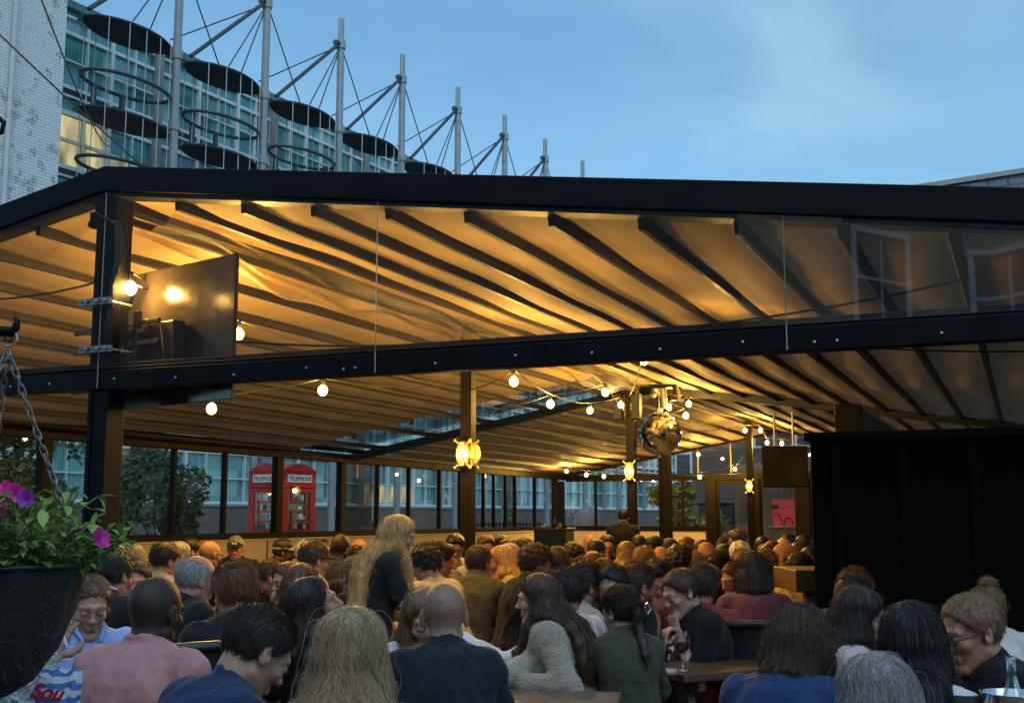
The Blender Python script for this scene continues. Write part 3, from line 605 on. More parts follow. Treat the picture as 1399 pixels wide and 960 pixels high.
# ================================================================== SETTING
XR, ZR, SL, SR = -5.55, 3.665, .182, .140
def zroof(x): return ZR-(XR-x)*SL if x < XR else ZR-(x-XR)*SR
XW, XE, Y0, YM, Y1 = -11.2, 1.6, 6.0, 18.4, 29.5
M_BLACK = mat('black_powdercoat', (.0045, .005, .007), .5, spec=.14, var=.35, scale=5, bump=.06, bscale=120)
M_BROWN = mat('brown_painted_wood', (.008, .0055, .004), .55, spec=.15, var=.3, scale=7, bump=.2, bscale=60, stretch=(1, 1, .1))
M_RAIL = mat('dark_blue_rail', (.010, .013, .019), .45, spec=.25, var=.25, scale=5, bump=.05)
M_RIB = mat('rib_profile_dark', (.013, .011, .010), .5, spec=.25, var=.25, scale=6, bump=.05)
M_STEEL = mat('galvanised_steel', (.45, .46, .47), .38, metal=.9, var=.25, scale=20, bump=.1)
M_WOOD = mat('weathered_table_wood', (.15, .105, .075), .6, var=.5, scale=9, bump=.5, bscale=70, stretch=(1, .12, 1))
M_DWOOD = mat('dark_bar_wood', (.10, .055, .03), .45, var=.5, scale=9, bump=.4, bscale=60, stretch=(.12, 1, 1))
M_CREAM = mat('cream_painted_board', (.60, .50, .38), .6, var=.14, scale=4, bump=.15, bscale=20, stretch=(1, 1, .25))
M_BRICK = mat('brown_street_brick', (.17, .115, .085), .85, var=.3, scale=3, bump=.5, pattern=pat_brick(swap='yz'), col2=(.22, .19, .16))
M_BRICKX = mat('dark_street_brick', (.13, .085, .07), .85, var=.3, scale=3, bump=.5, pattern=pat_brick(swap='xz'), col2=(.18, .155, .135))
M_GLASS = glass('clear_window_glass', (.86, .90, .89), .01, .05)
M_FILM = glass('clear_pvc_film', (.93, .91, .88), .02, .16, haze=.008, bump=.012)

# ---- ground
g = MB(); g.add([(-200, -200, 0), (200, -200, 0), (200, 400, 0), (-200, 400, 0)], [(0, 1, 2, 3)])
g.build('ground', mat('street_asphalt', (.055, .055, .057), .9, var=.3, scale=.7, bump=.5, bscale=30), kind='structure')
g = MB(); g.mm((-11.3, -4, .004), (3.4, 29.6, .03))
g.build('paved_floor', mat('terrace_paving', (.10, .095, .09), .75, var=.35, scale=1.2, bump=.3, pattern=pat_brick(.6, .6, .012, 'xz'), col2=(.05, .05, .05)), kind='structure')

# ---- canopy (one structure: posts, beams, rails, ribs, fabric, film)
can = empty('awning_canopy', (XR, Y0, 0), label='large black framed gable awning with taupe fabric roof over the pub tables', cat='canopy')
can_loc = np.array([XR, Y0, 0.])
def cb(mb, name, m, **k):   # build into canopy, local coordinates
    mb.v = [tuple(np.array(p)-can_loc) for p in mb.v]; return mb.build(name, m, can, **k)
for Y, nm, h in ((Y0-.06, 'gable_fascia', .0), ):
    for x0, x1 in ((XR, XW-.3), (XR, XE)):
        z0, z1 = zroof(x0), zroof(x1)
        m = MB(); m.prism([(x0, z0-.005), (x1, z1-.005), (x1, z1+.165), (x0, z0+.165)], Y-.04, Y+.05); cb(m, nm, M_BLACK, bevel=.006)
        m = MB(); m.prism([(x0, z0-.035), (x1, z1-.035), (x1, z1-.008), (x0, z0-.008)], Y-.02, Y+.12); cb(m, 'gutter_rail', M_RAIL)
for x0, x1 in ((XR, XW), (XR, XE)):
    z0, z1 = zroof(x0), zroof(x1)
    m = MB(); m.prism([(x0, z0-.16), (x1, z1-.16), (x1, z1-.03), (x0, z0-.03)], YM-.07, YM+.07); cb(m, 'guide_rail', M_RAIL, bevel=.006)
    m = MB(); m.prism([(x0, z0-.10), (x1, z1-.10), (x1, z1+.08), (x0, z0+.08)], Y1-.06, Y1+.06); cb(m, 'guide_rail', M_BROWN, bevel=.006)
m = MB(); m.box((-4.8, Y0-.02, 2.385), (14.4, .10, .125)); cb(m, 'tie_beam', M_BLACK, bevel=.006)
m = MB(); m.box((-4.8, Y0+.03, 2.477), (14.4, .06, .055)); m.box((-4.8, Y0-.045, 2.462), (14.4, .03, .012)); cb(m, 'beam_cap', M_RAIL, bevel=.004)
m = MB(); m.box((XR+.02, (Y0+YM)/2, ZR-.055), (.10, YM-Y0-.2, .09)); m.box((XR+.02, (YM+Y1)/2, ZR-.055), (.10, Y1-YM-.2, .09)); cb(m, 'ridge_beam', M_RIB)
for y, zt, b, z0 in ((Y0+.0, ZR-.03, .165, 0), (11.3, ZR-.1, .13, 0), (17.05, ZR-.1, .13, 0), (25.5, ZR-.1, .13, 0)):
    xp = XR if y == Y0 else XR+.12
    m = MB(); m.mm((xp-b/2, y-b/2+.03, .03), (xp+b/2, y+b/2+.03, zt))
    if y == Y0: m.box((xp-b*.28, y-b/2+.026, 1.8), (.008, .012, 3.5))
    else: m.box((xp+b*.30, y-b/2+.027, 1.8), (.02, .014, 3.45)); m.box((xp-b*.36, y-b/2+.027, 1.8), (.02, .014, 3.45))
    cb(m, 'post', M_BLACK if y == Y0 else M_BROWN, bevel=.005)
m = MB(); p = onX(919, 655, XR); m.mm((XR-.09, 19.2, .03), (XR+.09, 19.4, ZR-.1)); cb(m, 'post', M_BROWN, bevel=.005)
# ribs and fabric
xs_r = [-5.02+.53*i for i in range(0, 12)]; xs_l = [-5.70-.53*i for i in range(0, 11)]
def ribset(y0, y1, xs, gap=0):
    for i, x in enumerate(xs):
        e = y1 if not (gap and i % 2 == 0 and i > 0) else y1-gap
        z = zroof(x); m = MB(); w, h = .024, .095
        m.prism([(x-w, z-.022), (x+w, z-.022), (x+w*.75, z-h), (x-w*.75, z-h)], y0+.02, e)
        m.box((x, e+.004, z-.062), (.072, .012, .10)); m.box((x+w+.004, (y0+e)/2, z-.03), (.012, e-y0-.1, .012))
        cb(m, 'rib', M_RIB, bevel=.004)
def fabric_mat():
    m, nt, out = nodes('taupe_awning_fabric'); L = nt.links.new; tc = N(nt, 'TexCoord'); co = tc.outputs['Object']
    n = N(nt, 'TexNoise', _Scale=1.4, _Detail=5.); L(co, n.inputs['Vector']); c = ramp(nt, n.outputs['Fac'], .3, .75, (.40, .30, .165, 1), (.52, .395, .225, 1))
    w = N(nt, 'TexWave', bands_direction='Y', _Scale=26., _Distortion=.3); L(co, w.inputs['Vector']); n3 = N(nt, 'TexNoise', _Scale=5., _Detail=3.); mp = N(nt, 'Mapping'); mp.inputs['Scale'].default_value = (3, .35, 1); L(co, mp.inputs[0]); L(mp.outputs[0], n3.inputs['Vector'])
    b1 = N(nt, 'Bump', _Strength=.25, _Distance=.004); L(w.outputs['Fac'], b1.inputs['Height']); b2 = N(nt, 'Bump', _Strength=.25, _Distance=.02); L(n3.outputs['Fac'], b2.inputs['Height']); L(b1.outputs[0], b2.inputs['Normal'])
    p = N(nt, 'BsdfPrincipled', _Roughness=.66); p.inputs['Specular IOR Level'].default_value = .18; L(c.outputs[0], p.inputs['Base Color']); L(b2.outputs[0], p.inputs['Normal'])
    t = N(nt, 'BsdfTranslucent', _Color=(.30, .24, .17, 1)); mx = N(nt, 'MixShader'); mx.inputs[0].default_value = .06; L(p.outputs[0], mx.inputs[1]); L(t.outputs[0], mx.inputs[2]); L(mx.outputs[0], out.inputs[0]); return m
M_FAB = fabric_mat()
def fabric(y0, y1, xs, name='fabric_panel'):
    """sheet sagging in a shallow curve between ribs, a loose fold beside each rib"""
    xs = sorted(xs); X = []; Zo = []
    for a, b in zip(xs[:-1], xs[1:]):
        for t in np.linspace(0, 1, 9)[:-1]:
            X.append(a+(b-a)*t); Zo.append(-.05*(1-(2*t-1)**2)-.025*math.exp(-((t-.12)/.07)**2))
    X.append(xs[-1]); Zo.append(0); X = np.array(X); Zo = np.array(Zo); ys = np.linspace(y0, y1, 60)
    V = []
    for y in ys:
        s = .75+.35*np.sin(y*1.1+X*.9)+.15*np.sin(y*3.1+X*4); e = np.minimum(1, (y-y0)/.35)*.8+.2
        V.append(np.stack([X, np.full_like(X, y), np.array([zroof(x) for x in X])-.012+Zo*s*e], 1))
    n = len(X); V = np.concatenate(V)-can_loc; k = np.arange(len(ys)-1)[:, None]*n+np.arange(n-1)[None]
    Q = np.stack([k, k+1, k+n+1, k+n], -1).reshape(-1, 4); link(name, np_mesh(name, V, Q), M_FAB, can)
ribset(Y0, YM-.05, xs_r); ribset(Y0, YM-.05, xs_l, gap=1.9); ribset(YM+.06, Y1-.1, xs_r); ribset(YM+.06, Y1-.1, xs_l)
fabric(Y0+.02, YM-.08, [XR+.06]+xs_r); fabric(Y0+.02, YM-1.95, [XR-.06]+xs_l); fabric(YM+.09, Y1-.12, [XR+.06]+xs_r); fabric(YM+.09, Y1-.12, [XR-.06]+xs_l)
m = MB(); m.prism([(xs_l[-1], zroof(xs_l[-1])+.03), (XR, ZR+.03), (XR, ZR+.036), (xs_l[-1], zroof(xs_l[-1])+.036)], YM-1.9, YM-.1); cb(m, 'clear_roof_strip', M_GLASS)
# bunched clear plastic along the ridge
ys = np.linspace(Y0+.15, YM-.3, 150); ts = np.linspace(0, 1, 26); V = []
for y in ys:
    k = min(1, (y-Y0)/3)
    for t in ts:
        x = XR+.10+(t-.5)*.62; z = ZR-.14-.24*math.sin(pi*t)*(.7+.3*sin(y*1.7))-.02*sin(t*31+y*2.2)-.025*sin(y*5.3+t*9)*sin(t*pi)
        V.append((x+.02*sin(y*3.3+t*7), y, z))
V = np.array(V)-can_loc; n = len(ts); k = np.arange(len(ys)-1)[:, None]*n+np.arange(n-1)[None]
link('ridge_plastic_sheet', np_mesh('ridge_plastic_sheet', V, np.stack([k, k+1, k+n+1, k+n], -1).reshape(-1, 4)), glass('crumpled_plastic', (.86, .78, .64), .6, .006, haze=.10, hcol=(.07, .045, .02), fmax=.08), can)
# clear film infill of the front gable, in sheets
sx = [XW, -8.2, onY(70, 300, Y0)[0]-.4, XR+.02]+[onY(524, 400, Y0)[0], onY(1077, 380, Y0)[0], XE-.1]
for a, b in zip(sx[:-1], sx[1:]):
    m = MB(); V = []; nx = 8; fy = Y0-.075
    for i in range(nx+1):
        x = a+(b-a)*i/nx; V += [(x, fy+.010*sin(x*2.2), 2.46), (x, fy+.012*sin(x*1.9+1), zroof(x)-.01)]
    m.add(V, [(2*i, 2*i+2, 2*i+3, 2*i+1) for i in range(nx)]); cb(m, 'film_sheet', M_FILM, smooth=True)
    m = MB(); m.tube([(b-.004, fy-.004, 2.33), (b-.004, fy-.004, zroof(b)-.01)], .0035, 5); cb(m, 'film_seam', mat('film_seam_tape', (.32, .29, .25), .4))
for x in (-6.3, -5.95, -5.4, -4.9, -4.45, -3.92, -3.66, -3.58, -3.05, -2.55, -2.1, -1.72, -1.28, -.92, -.81, -.32, .3, .8):
    m = MB(); m.sphere((x, Y0-.073, 2.375+.012*sin(x*9)), .009, 8, 5); cb(m, 'screw_head', M_STEEL)
# eave beams (left valance roll, gutter) and right eave
m = MB(); m.box((XW+.02, (Y0+Y1)/2, 2.53), (.16, Y1-Y0, .15)); cb(m, 'eave_beam', M_BROWN, bevel=.006)
m = MB(); m.tube([(XW+.22, Y0+.2, 2.60), (XW+.22, 16.2, 2.60)], .055, 12); m.tube([(XW+.26, 16.4, 2.66), (XW+.26, YM, 2.66)], .045, 12); cb(m, 'rolled_blind', M_BROWN, smooth=True)
m = MB(); m.box((XE, (Y0+Y1)/2, zroof(XE)-.1), (.14, Y1-Y0, .16)); cb(m, 'eave_beam', M_BLACK, bevel=.006)
for y in (6.0, 18.4, 29.4): m = MB(); m.mm((XE-.07, y-.07, .03), (XE+.07, y+.07, zroof(XE)-.18)); cb(m, 'post', M_BLACK)
# far gable: beam and clear sheet with mullions
m = MB(); m.box(((XW+XE)/2, Y1, 2.50), (XE-XW, .14, .17)); cb(m, 'far_beam', M_BROWN, bevel=.006)
m = MB(); m.add([(XW, Y1, 2.585), (XE, Y1, 2.585), (XE, Y1, zroof(XE)-.1), (XR, Y1, ZR-.1), (XW, Y1, zroof(XW)-.02)], [(0, 1, 2, 3, 4)]); cb(m, 'far_film_sheet', M_GLASS)
for x in (-7.6, -6.75, -4.75, -4.3): m = MB(); m.box((x, Y1-.03, (2.58+zroof(x)-.1)/2), (.03, .03, zroof(x)-.1-2.58)); cb(m, 'film_seam', mat('film_seam_tape', (.32, .29, .25), .4))

# ---- left glazed side wall
sw = empty('glazed_side_wall', (XW, (Y0+Y1)/2, 0), label='long low cream wall with a row of clear windows above on the left of the tables', cat='wall'); L0 = np.array([XW, (Y0+Y1)/2, 0])
def sb(mb, name, m, **k): mb.v = [tuple(np.array(p)-L0) for p in mb.v]; return mb.build(name, m, sw, **k)
m = MB(); m.mm((XW-.06, Y0, .03), (XW+.02, Y1-.05, 1.12)); sb(m, 'wall_panel', M_CREAM)
m = MB(); m.mm((XW-.09, Y0, 1.121), (XW+.05, Y1-.05, 1.15)); sb(m, 'ledge', M_CREAM, bevel=.004)
m = MB(); m.mm((XW-.05, Y0, 1.151), (XW+.05, Y1-.05, 1.245)); sb(m, 'window_sill_rail', M_BROWN, bevel=.004)
my = [(57, .16), (120, .05), (158, .08), (236, .055), (306, .055), (378, .17), (465, .16), (515, .05), (558, .05), (600, .05), (628, .05), (660, .05), (674, .035), (690, .03), (703, .05), (730, .05), (757, .20)]
my = [(onX(x, 660, XW)[1], w) for x, w in my]; my = [(Y0+.1, .16), (8.2, .06)]+[q for q in my if q[0] > 8.6]
for y, w in my: m = MB(); m.mm((XW-.04, y-w/2, 1.246), (XW+.045+(.03 if w > .1 else 0), y+w/2, 2.455)); sb(m, 'mullion' if w < .1 else 'wall_post', M_BROWN if w > .1 else M_BLACK, bevel=.003)
for (a, wa), (b, wb) in zip(my[:-1], my[1:]):
    m = MB(); m.add([(XW-.005, a+wa/2, 1.24), (XW-.005, b-wb/2, 1.24), (XW-.005, b-wb/2, 2.46), (XW-.005, a+wa/2, 2.46)], [(0, 1, 2, 3)]); sb(m, 'window_pane', M_GLASS)
for y in (13.2, 15.9, 17.6, 20.0): m = MB(); m.mm((XW+.02, y-.012, .04), (XW+.028, y+.012, 1.118)); sb(m, 'panel_joint', M_BROWN)

# ---- far end wall
ew = empty('far_end_wall', ((XW+XE)/2, Y1, 0), label='far end wall with windows and two brown glazed doors under the canopy gable', cat='wall'); L1 = np.array([(XW+XE)/2, Y1, 0])
def eb(mb, name, m, parent=None, **k): mb.v = [tuple(np.array(p)-L1) for p in mb.v]; return mb.build(name, m, parent or ew, **k)
fx = lambda px: onY(px, 690, Y1)[0]
m = MB(); m.mm((XW+.05, Y1-.03, .03), (fx(965), Y1+.05, 1.13)); eb(m, 'wall_panel', M_CREAM)
m = MB(); m.mm((XW+.05, Y1-.06, 1.131), (fx(965), Y1+.07, 1.25)); eb(m, 'window_sill_rail', M_BROWN, bevel=.004)
for px, w in ((766, .2), (814, .06), (862, .1), (908, .06), (933, .05)): m = MB(); m.mm((fx(px)-w/2, Y1-.05, 1.25), (fx(px)+w/2, Y1+.05, 2.42)); eb(m, 'mullion', M_BROWN, bevel=.003)
m = MB(); m.add([(XW, Y1+.01, 1.25), (fx(965), Y1+.01, 1.25), (fx(965), Y1+.01, 2.42), (XW, Y1+.01, 2.42)], [(0, 1, 2, 3)]); eb(m, 'window_pane', M_GLASS)
for px, w in ((972, .28), (1033, .22), (1097, .36)): m = MB(); m.mm((fx(px)-w/2, Y1-.08, .03), (fx(px)+w/2, Y1+.08, 2.42)); eb(m, 'door_jamb', M_BROWN, bevel=.01)
for a, b in ((979.5, 1028.5), (1038, 1090)):
    xa, xb = fx(a), fx(b); m = MB(); m.mm((xa, Y1-.03, 2.30), (xb, Y1+.03, 2.415)); m.mm((xa, Y1-.03, .03), (xb, Y1+.03, .3)); m.mm((xa, Y1-.03, .3), (xa+.07, Y1+.03, 2.3)); m.mm((xb-.07, Y1-.03, .3), (xb, Y1+.03, 2.3))
    d = eb(m, 'door_frame', M_BROWN, bevel=.006); m = MB(); m.add([(xa+.07, Y1, .3), (xb-.07, Y1, .3), (xb-.07, Y1, 2.3), (xa+.07, Y1, 2.3)], [(0, 1, 2, 3)]); eb(m, 'door_glass', M_GLASS, d)
m = MB(); m.mm((fx(1108), Y1-.05, .03), (XE, Y1+.05, 2.42)); eb(m, 'timber_panel', M_BROWN)

# ---- black screen / shed on the right and timber partition behind it
p0 = onY(1106, 602, 6.75); 
bs = empty('black_bar_hut', (0, 6.75, 0), label='tall flat black boarded bar hut standing among the tables on the right', cat='hut')
m = MB(); m.mm((p0[0], 0, .03), (3.2, 2.6, p0[2])); m.v = [tuple(v) for v in m.v]; m.build('hut_body', mat('black_stained_boards', (.0022, .0024, .0026), .8, spec=.06, var=.4, scale=4, bump=.15, pattern=pat_wave(2.2, 'X', .0, hard=.96), col2=(.002, .002, .002)), bs, bevel=.01)
m = MB(); m.mm((p0[0]-.03, -.03, p0[2]), (3.23, 2.63, p0[2]+.045)); m.build('hut_roof_edge', M_BLACK, bs, bevel=.005)
for i in range(9): m = MB(); x = p0[0]+.12+i*.36; m.mm((x, -.012, .05), (x+.045, 0, p0[2]-.02)); m.build('batten', mat('black_stained_batten', (.0024, .0026, .003), .7, spec=.1, var=.4), bs)
pt = empty('timber_partition', (-1.66, 14, 0), label='timber boarded partition with a black end rising behind the black hut', cat='partition')
m = MB(); m.mm((-.30, -.1, .03), (.0, 0, 2.78)); m.build('black_end', M_BLACK, pt, bevel=.006)
m = MB(); m.mm((-.05, .0, .03), (.0, 6.5, 2.72)); m.build('board_cladding', mat('brown_cladding_boards', (.16, .10, .06), .6, var=.35, scale=3, bump=.4, pattern=pat_wave(2.6, 'Y', .0, hard=.92), col2=(.03, .02, .015)), pt)
m = MB(); m.mm((-.07, .0, 2.72), (.02, 6.5, 2.76)); m.build('top_trim', mat('pale_trim', (.45, .42, .38), .5), pt)

# ---- phone box outside the windows
def phone_box():
    p = atD(385, 700, 22.6); c = p.copy(); ang = radians(45)+PSI*0
    d = ray(386, 700); phi = math.atan2(-d[0], d[1]); rz = phi+radians(45)
    c = np.array([p[0]-sin(phi)*.62, p[1]+cos(phi)*.62, .0])
    o = empty('phone_box', c, rz, label='red telephone box with domed top standing outside the left windows', cat='phone box')
    RED = mat('red_gloss_paint', (.52, .016, .020), .4, var=.25, scale=4, bump=.08, bscale=40); W = .46; zb = .12
    m = MB(); m.mm((-W-.03, -W-.03, .0), (W+.03, W+.03, zb)); m.build('plinth', mat('dark_plinth', (.03, .03, .03), .8), o)
    m = MB()
    for sx in (-1, 1):
        for sy in (-1, 1): m.mm((min(sx*W, sx*(W-.10)), min(sy*W, sy*(W-.10)), zb), (max(sx*W, sx*(W-.10)), max(sy*W, sy*(W-.10)), 2.10))
    m.mm((-W-.015, -W-.015, 2.05), (W+.015, W+.015, 2.10)); m.mm((-W, -W, 2.10), (W, W, 2.36)); m.mm((-W-.02, -W-.02, 2.05), (W+.02, W+.02, 2.075))
    m.build('box_frame', RED, o, bevel=.012)
    m = MB()   # segmental pediments + shallow dome
    for k in range(4):
        R = rot('z', k*pi/2); poly = [(-W, 2.36)]+[(-W+2*W*t, 2.36+.14*sin(pi*t)+.02) for t in np.linspace(0, 1, 13)]+[(W, 2.36)]
        q = MB(); q.prism(poly, -W-.012, -W+.05); m.add([R@np.array(v) for v in q.v], q.f)
    V = []; n = 13
    for i in range(n):
        for j in range(n):
            u, v = -1+2*i/(n-1), -1+2*j/(n-1); V.append((u*(W-.03), v*(W-.03), 2.37+.17*(math.cos(u*pi/2)*.5+math.cos(v*pi/2)*.5)**1))
    m.add(V, [(i*n+j, (i+1)*n+j, (i+1)*n+j+1, i*n+j+1) for i in range(n-1) for j in range(n-1)]); m.build('domed_roof', RED, o)
    rg = random.Random(3); STK = [mat('sticker_%d' % i, c, .6, var=.1) for i, c in enumerate([(.75, .75, .72), (.08, .08, .09), (.3, .5, .15), (.35, .08, .35), (.65, .62, .55), (.12, .2, .4)])]
    for k in range(4):
        R = rot('z', k*pi/2)
        def put(mb): mb.v = [tuple(R@np.array(v)) for v in mb.v]; return mb
        m = MB(); m.mm((-.33, -W+.00, zb+.02), (.33, -W+.03, .45))
        for x in (-.36, .30): m.mm((x, -W-.004, zb+.01), (x+.06, -W+.035, 2.04))
        m.mm((-.30, -W-.004, 1.96), (.30, -W+.035, 2.04)); m.mm((-.30, -W-.004, .43), (.30, -W+.035, .49))
        for i in range(1, 8): z = .49+i*1.47/8; m.mm((-.30, -W-.001, z-.013), (.30, -W+.028, z+.013))
        for x in (-.19, .19): m.mm((x-.012, -W-.002, .49), (x+.012, -W+.029, 1.96))
        d = put(m).build('door', RED, o)
        m = MB(); m.add([(-.30, -W+.012, .49), (.30, -W+.012, .49), (.30, -W+.012, 1.96), (-.30, -W+.012, 1.96)], [(0, 1, 2, 3)]); put(m).build('door_glass', glass('old_phone_box_glass', (.55, .58, .56), .05, .08), d)
        for i in range(30):
            z = .52+(i % 8)*1.47/8; x = rg.uniform(-.26, .2); w_, h_ = rg.uniform(.04, .12), rg.uniform(.05, .13)
            m = MB(); m.mm((x, -W+.004, z+.01), (x+w_, -W+.010, z+h_)); put(m).build('sticker', STK[rg.randrange(6)], d)
        m = MB(); m.mm((-.33, -W-.014, 2.155), (.33, -W-.002, 2.30)); s = put(m).build('sign_panel', mat('opal_sign', (.80, .78, .70), .4), o)
        t = lettering('sign_lettering', 'TELEPHONE', .115, mat('black_sign_paint', (.01, .01, .01), .5), s); t.rotation_euler = (pi/2, 0, k*pi/2); t.location = R@np.array([0, -W-.018, 2.188])
phone_box()

# ---- office building with masts and canopies
EA = math.atan((1617-699.5)/math.hypot(F_, VH))-PSI
ED = np.array([sin(EA), cos(EA), 0]); EN = np.array([-cos(EA), sin(EA), 0]); LM = 39.; LF = 42.
def onOff(x, y, L): return onP(x, y, EN, L)
off = empty('office_building', EN*LF+ED*40, 0, label='long glazed office block with white frames and teal glass behind the canopy', cat='office building')
off.rotation_euler = (0, 0, -EA)
# local frame: x = -EN (towards the street), y = ED, z
HT = 24.05
def ob(mb, name, m, parent=None, **k): return mb.build(name, m, parent or off, **k)
S0, S1 = -15., 110.
def office_glass():
    m, nt, out = nodes('teal_office_glass'); L = nt.links.new; tc = N(nt, 'TexCoord'); sp = N(nt, 'SeparateXYZ'); L(tc.outputs['Object'], sp.inputs[0])
    def fl(i, k): a = N(nt, 'Math', operation='DIVIDE'); L(sp.outputs[i], a.inputs[0]); a.inputs[1].default_value = k; b = N(nt, 'Math', operation='FLOOR'); L(a.outputs[0], b.inputs[0]); return b.outputs[0]
    cb_ = N(nt, 'CombineXYZ'); L(fl(1, 1.4), cb_.inputs[0]); L(fl(2, 1.27), cb_.inputs[1]); wn = N(nt, 'TexWhiteNoise', noise_dimensions='2D'); L(cb_.outputs[0], wn.inputs[0])
    r = ramp(nt, wn.outputs['Value'], .0, 1., (.06, .24, .25, 1), (.26, .58, .58, 1)); e = r.color_ramp.elements.new(.75); e.color = (.14, .42, .43, 1)
    w = N(nt, 'TexWave', bands_direction='Y', _Scale=1.6, _Distortion=1.5); L(tc.outputs['Object'], w.inputs['Vector']); c = mixc(nt, .25, r.outputs[0], w.outputs['Color'], 'MULTIPLY')
    p = N(nt, 'BsdfPrincipled', _Roughness=.12); p.inputs['Specular IOR Level'].default_value = .8; L(c, p.inputs['Base Color']); L(p.outputs[0], out.inputs[0]); return m
M_OG = office_glass(); M_WF = mat('white_window_frame', (.82, .85, .85), .5, var=.12, bump=0); M_SP = mat('dark_spandrel', (.02, .035, .038), .4, var=.3); M_PIL = mat('concrete_pilaster', (.30, .29, .27), .8, var=.2)
m = MB(); m.mm((-6, S0, 2.0), (-.12, S1, HT)); ob(m, 'glazing', M_OG)
m = MB(); m.mm((-14, S0-.1, HT), (.25, S1, HT+.35)); ob(m, 'roof_edge', mat('teal_roof_edge', (.10, .20, .19), .5))
m = MB(); m.mm((-5.5, S0, .0), (.22, S1, 2.0)); ob(m, 'brick_plinth', M_BRICK)
m = MB(); m.mm((-.1, S0, 2.0), (.30, S1, 2.12)); ob(m, 'coping', mat('stone_coping', (.40, .38, .34), .8))
FLH = 3.66; nfl = 6
for kf in range(nfl):
    z = 2.12+kf*FLH
    if kf: m = MB(); m.mm((-.11, S0, z-.42), (-.02, S1, z+.0)); ob(m, 'spandrel_band', M_SP)
m = MB()
for kf in range(nfl):
    z = 2.12+kf*FLH
    for q, h in ((.04, .16), (1.27, .07), (2.54, .16), (3.3, .10)):
        if z+q < HT: m.mm((-.12, S0, z+q-h/2), (.06, S1, z+q+h/2))
ob(m, 'transoms', M_WF, kind='stuff')
m = MB(); y = S0; i = 0
while y < S1:
    w = .17 if i % 2 == 0 else .07; m.mm((-.12, y-w/2, 2.12), (.075 if w > .1 else .05, y+w/2, HT)); y += 1.40; i += 1
ob(m, 'mullions', M_WF, kind='stuff')
for i in range(0, 15): m = MB(); y = S0+5.6+i*8.4; m.mm((-.1, y-.26, 2.12), (.16, y+.26, HT)); ob(m, 'pilaster', M_PIL)

def lit_mat(name, col, st):
    m = emit(name, col, st); nt = m.node_tree; e = [n for n in nt.nodes if n.type == 'EMISSION'][0]; tc = N(nt, 'TexCoord'); n = N(nt, 'TexNoise', _Scale=.9, _Detail=5.); mp = N(nt, 'Mapping'); mp.inputs['Scale'].default_value = (1, 1.6, .5); nt.links.new(tc.outputs['Object'], mp.inputs[0]); nt.links.new(mp.outputs[0], n.inputs['Vector'])
    nt.links.new(mixc(nt, 1., ramp(nt, n.outputs['Fac'], .3, .7, (.15, .18, .16, 1), (1.3, 1.3, 1.2, 1)).outputs[0], col, 'MULTIPLY'), e.inputs[0]); return m
LIT = lit_mat('lit_office_interior', (1., .88, .50), .26); LIT2 = lit_mat('dim_office_interior', (.85, .85, .60), .16)
def litwin(px, py, w=1.22, h=1.0, e=LIT):
    p = onOff(px, py, LF); loc = p-np.array(EN*LF+ED*40); y = loc@ED; z = p[2]; y = math.floor((y-S0)/1.4)*1.4+S0+.7
    kf = math.floor((z-2.12)/FLH); q = (z-2.12)-kf*FLH; q = .70 if q < 1.27 else 1.90; zc = 2.12+kf*FLH+q; m = MB(); m.mm((-.118, y-w/2, zc-h/2), (-.108, y+w/2, zc+h/2)); ob(m, 'lit_window', e)
for px, py in ((85, 180), (105, 190), (78, 205), (98, 215), (132, 205), (145, 215), (118, 196), (300, 240)): litwin(px, py)
for px, py in ((170, 226), (190, 232), (75, 235), (95, 240), (528, 675), (545, 675), (555, 676), (508, 676)): litwin(px, py, e=LIT2 if py < 600 else LIT)
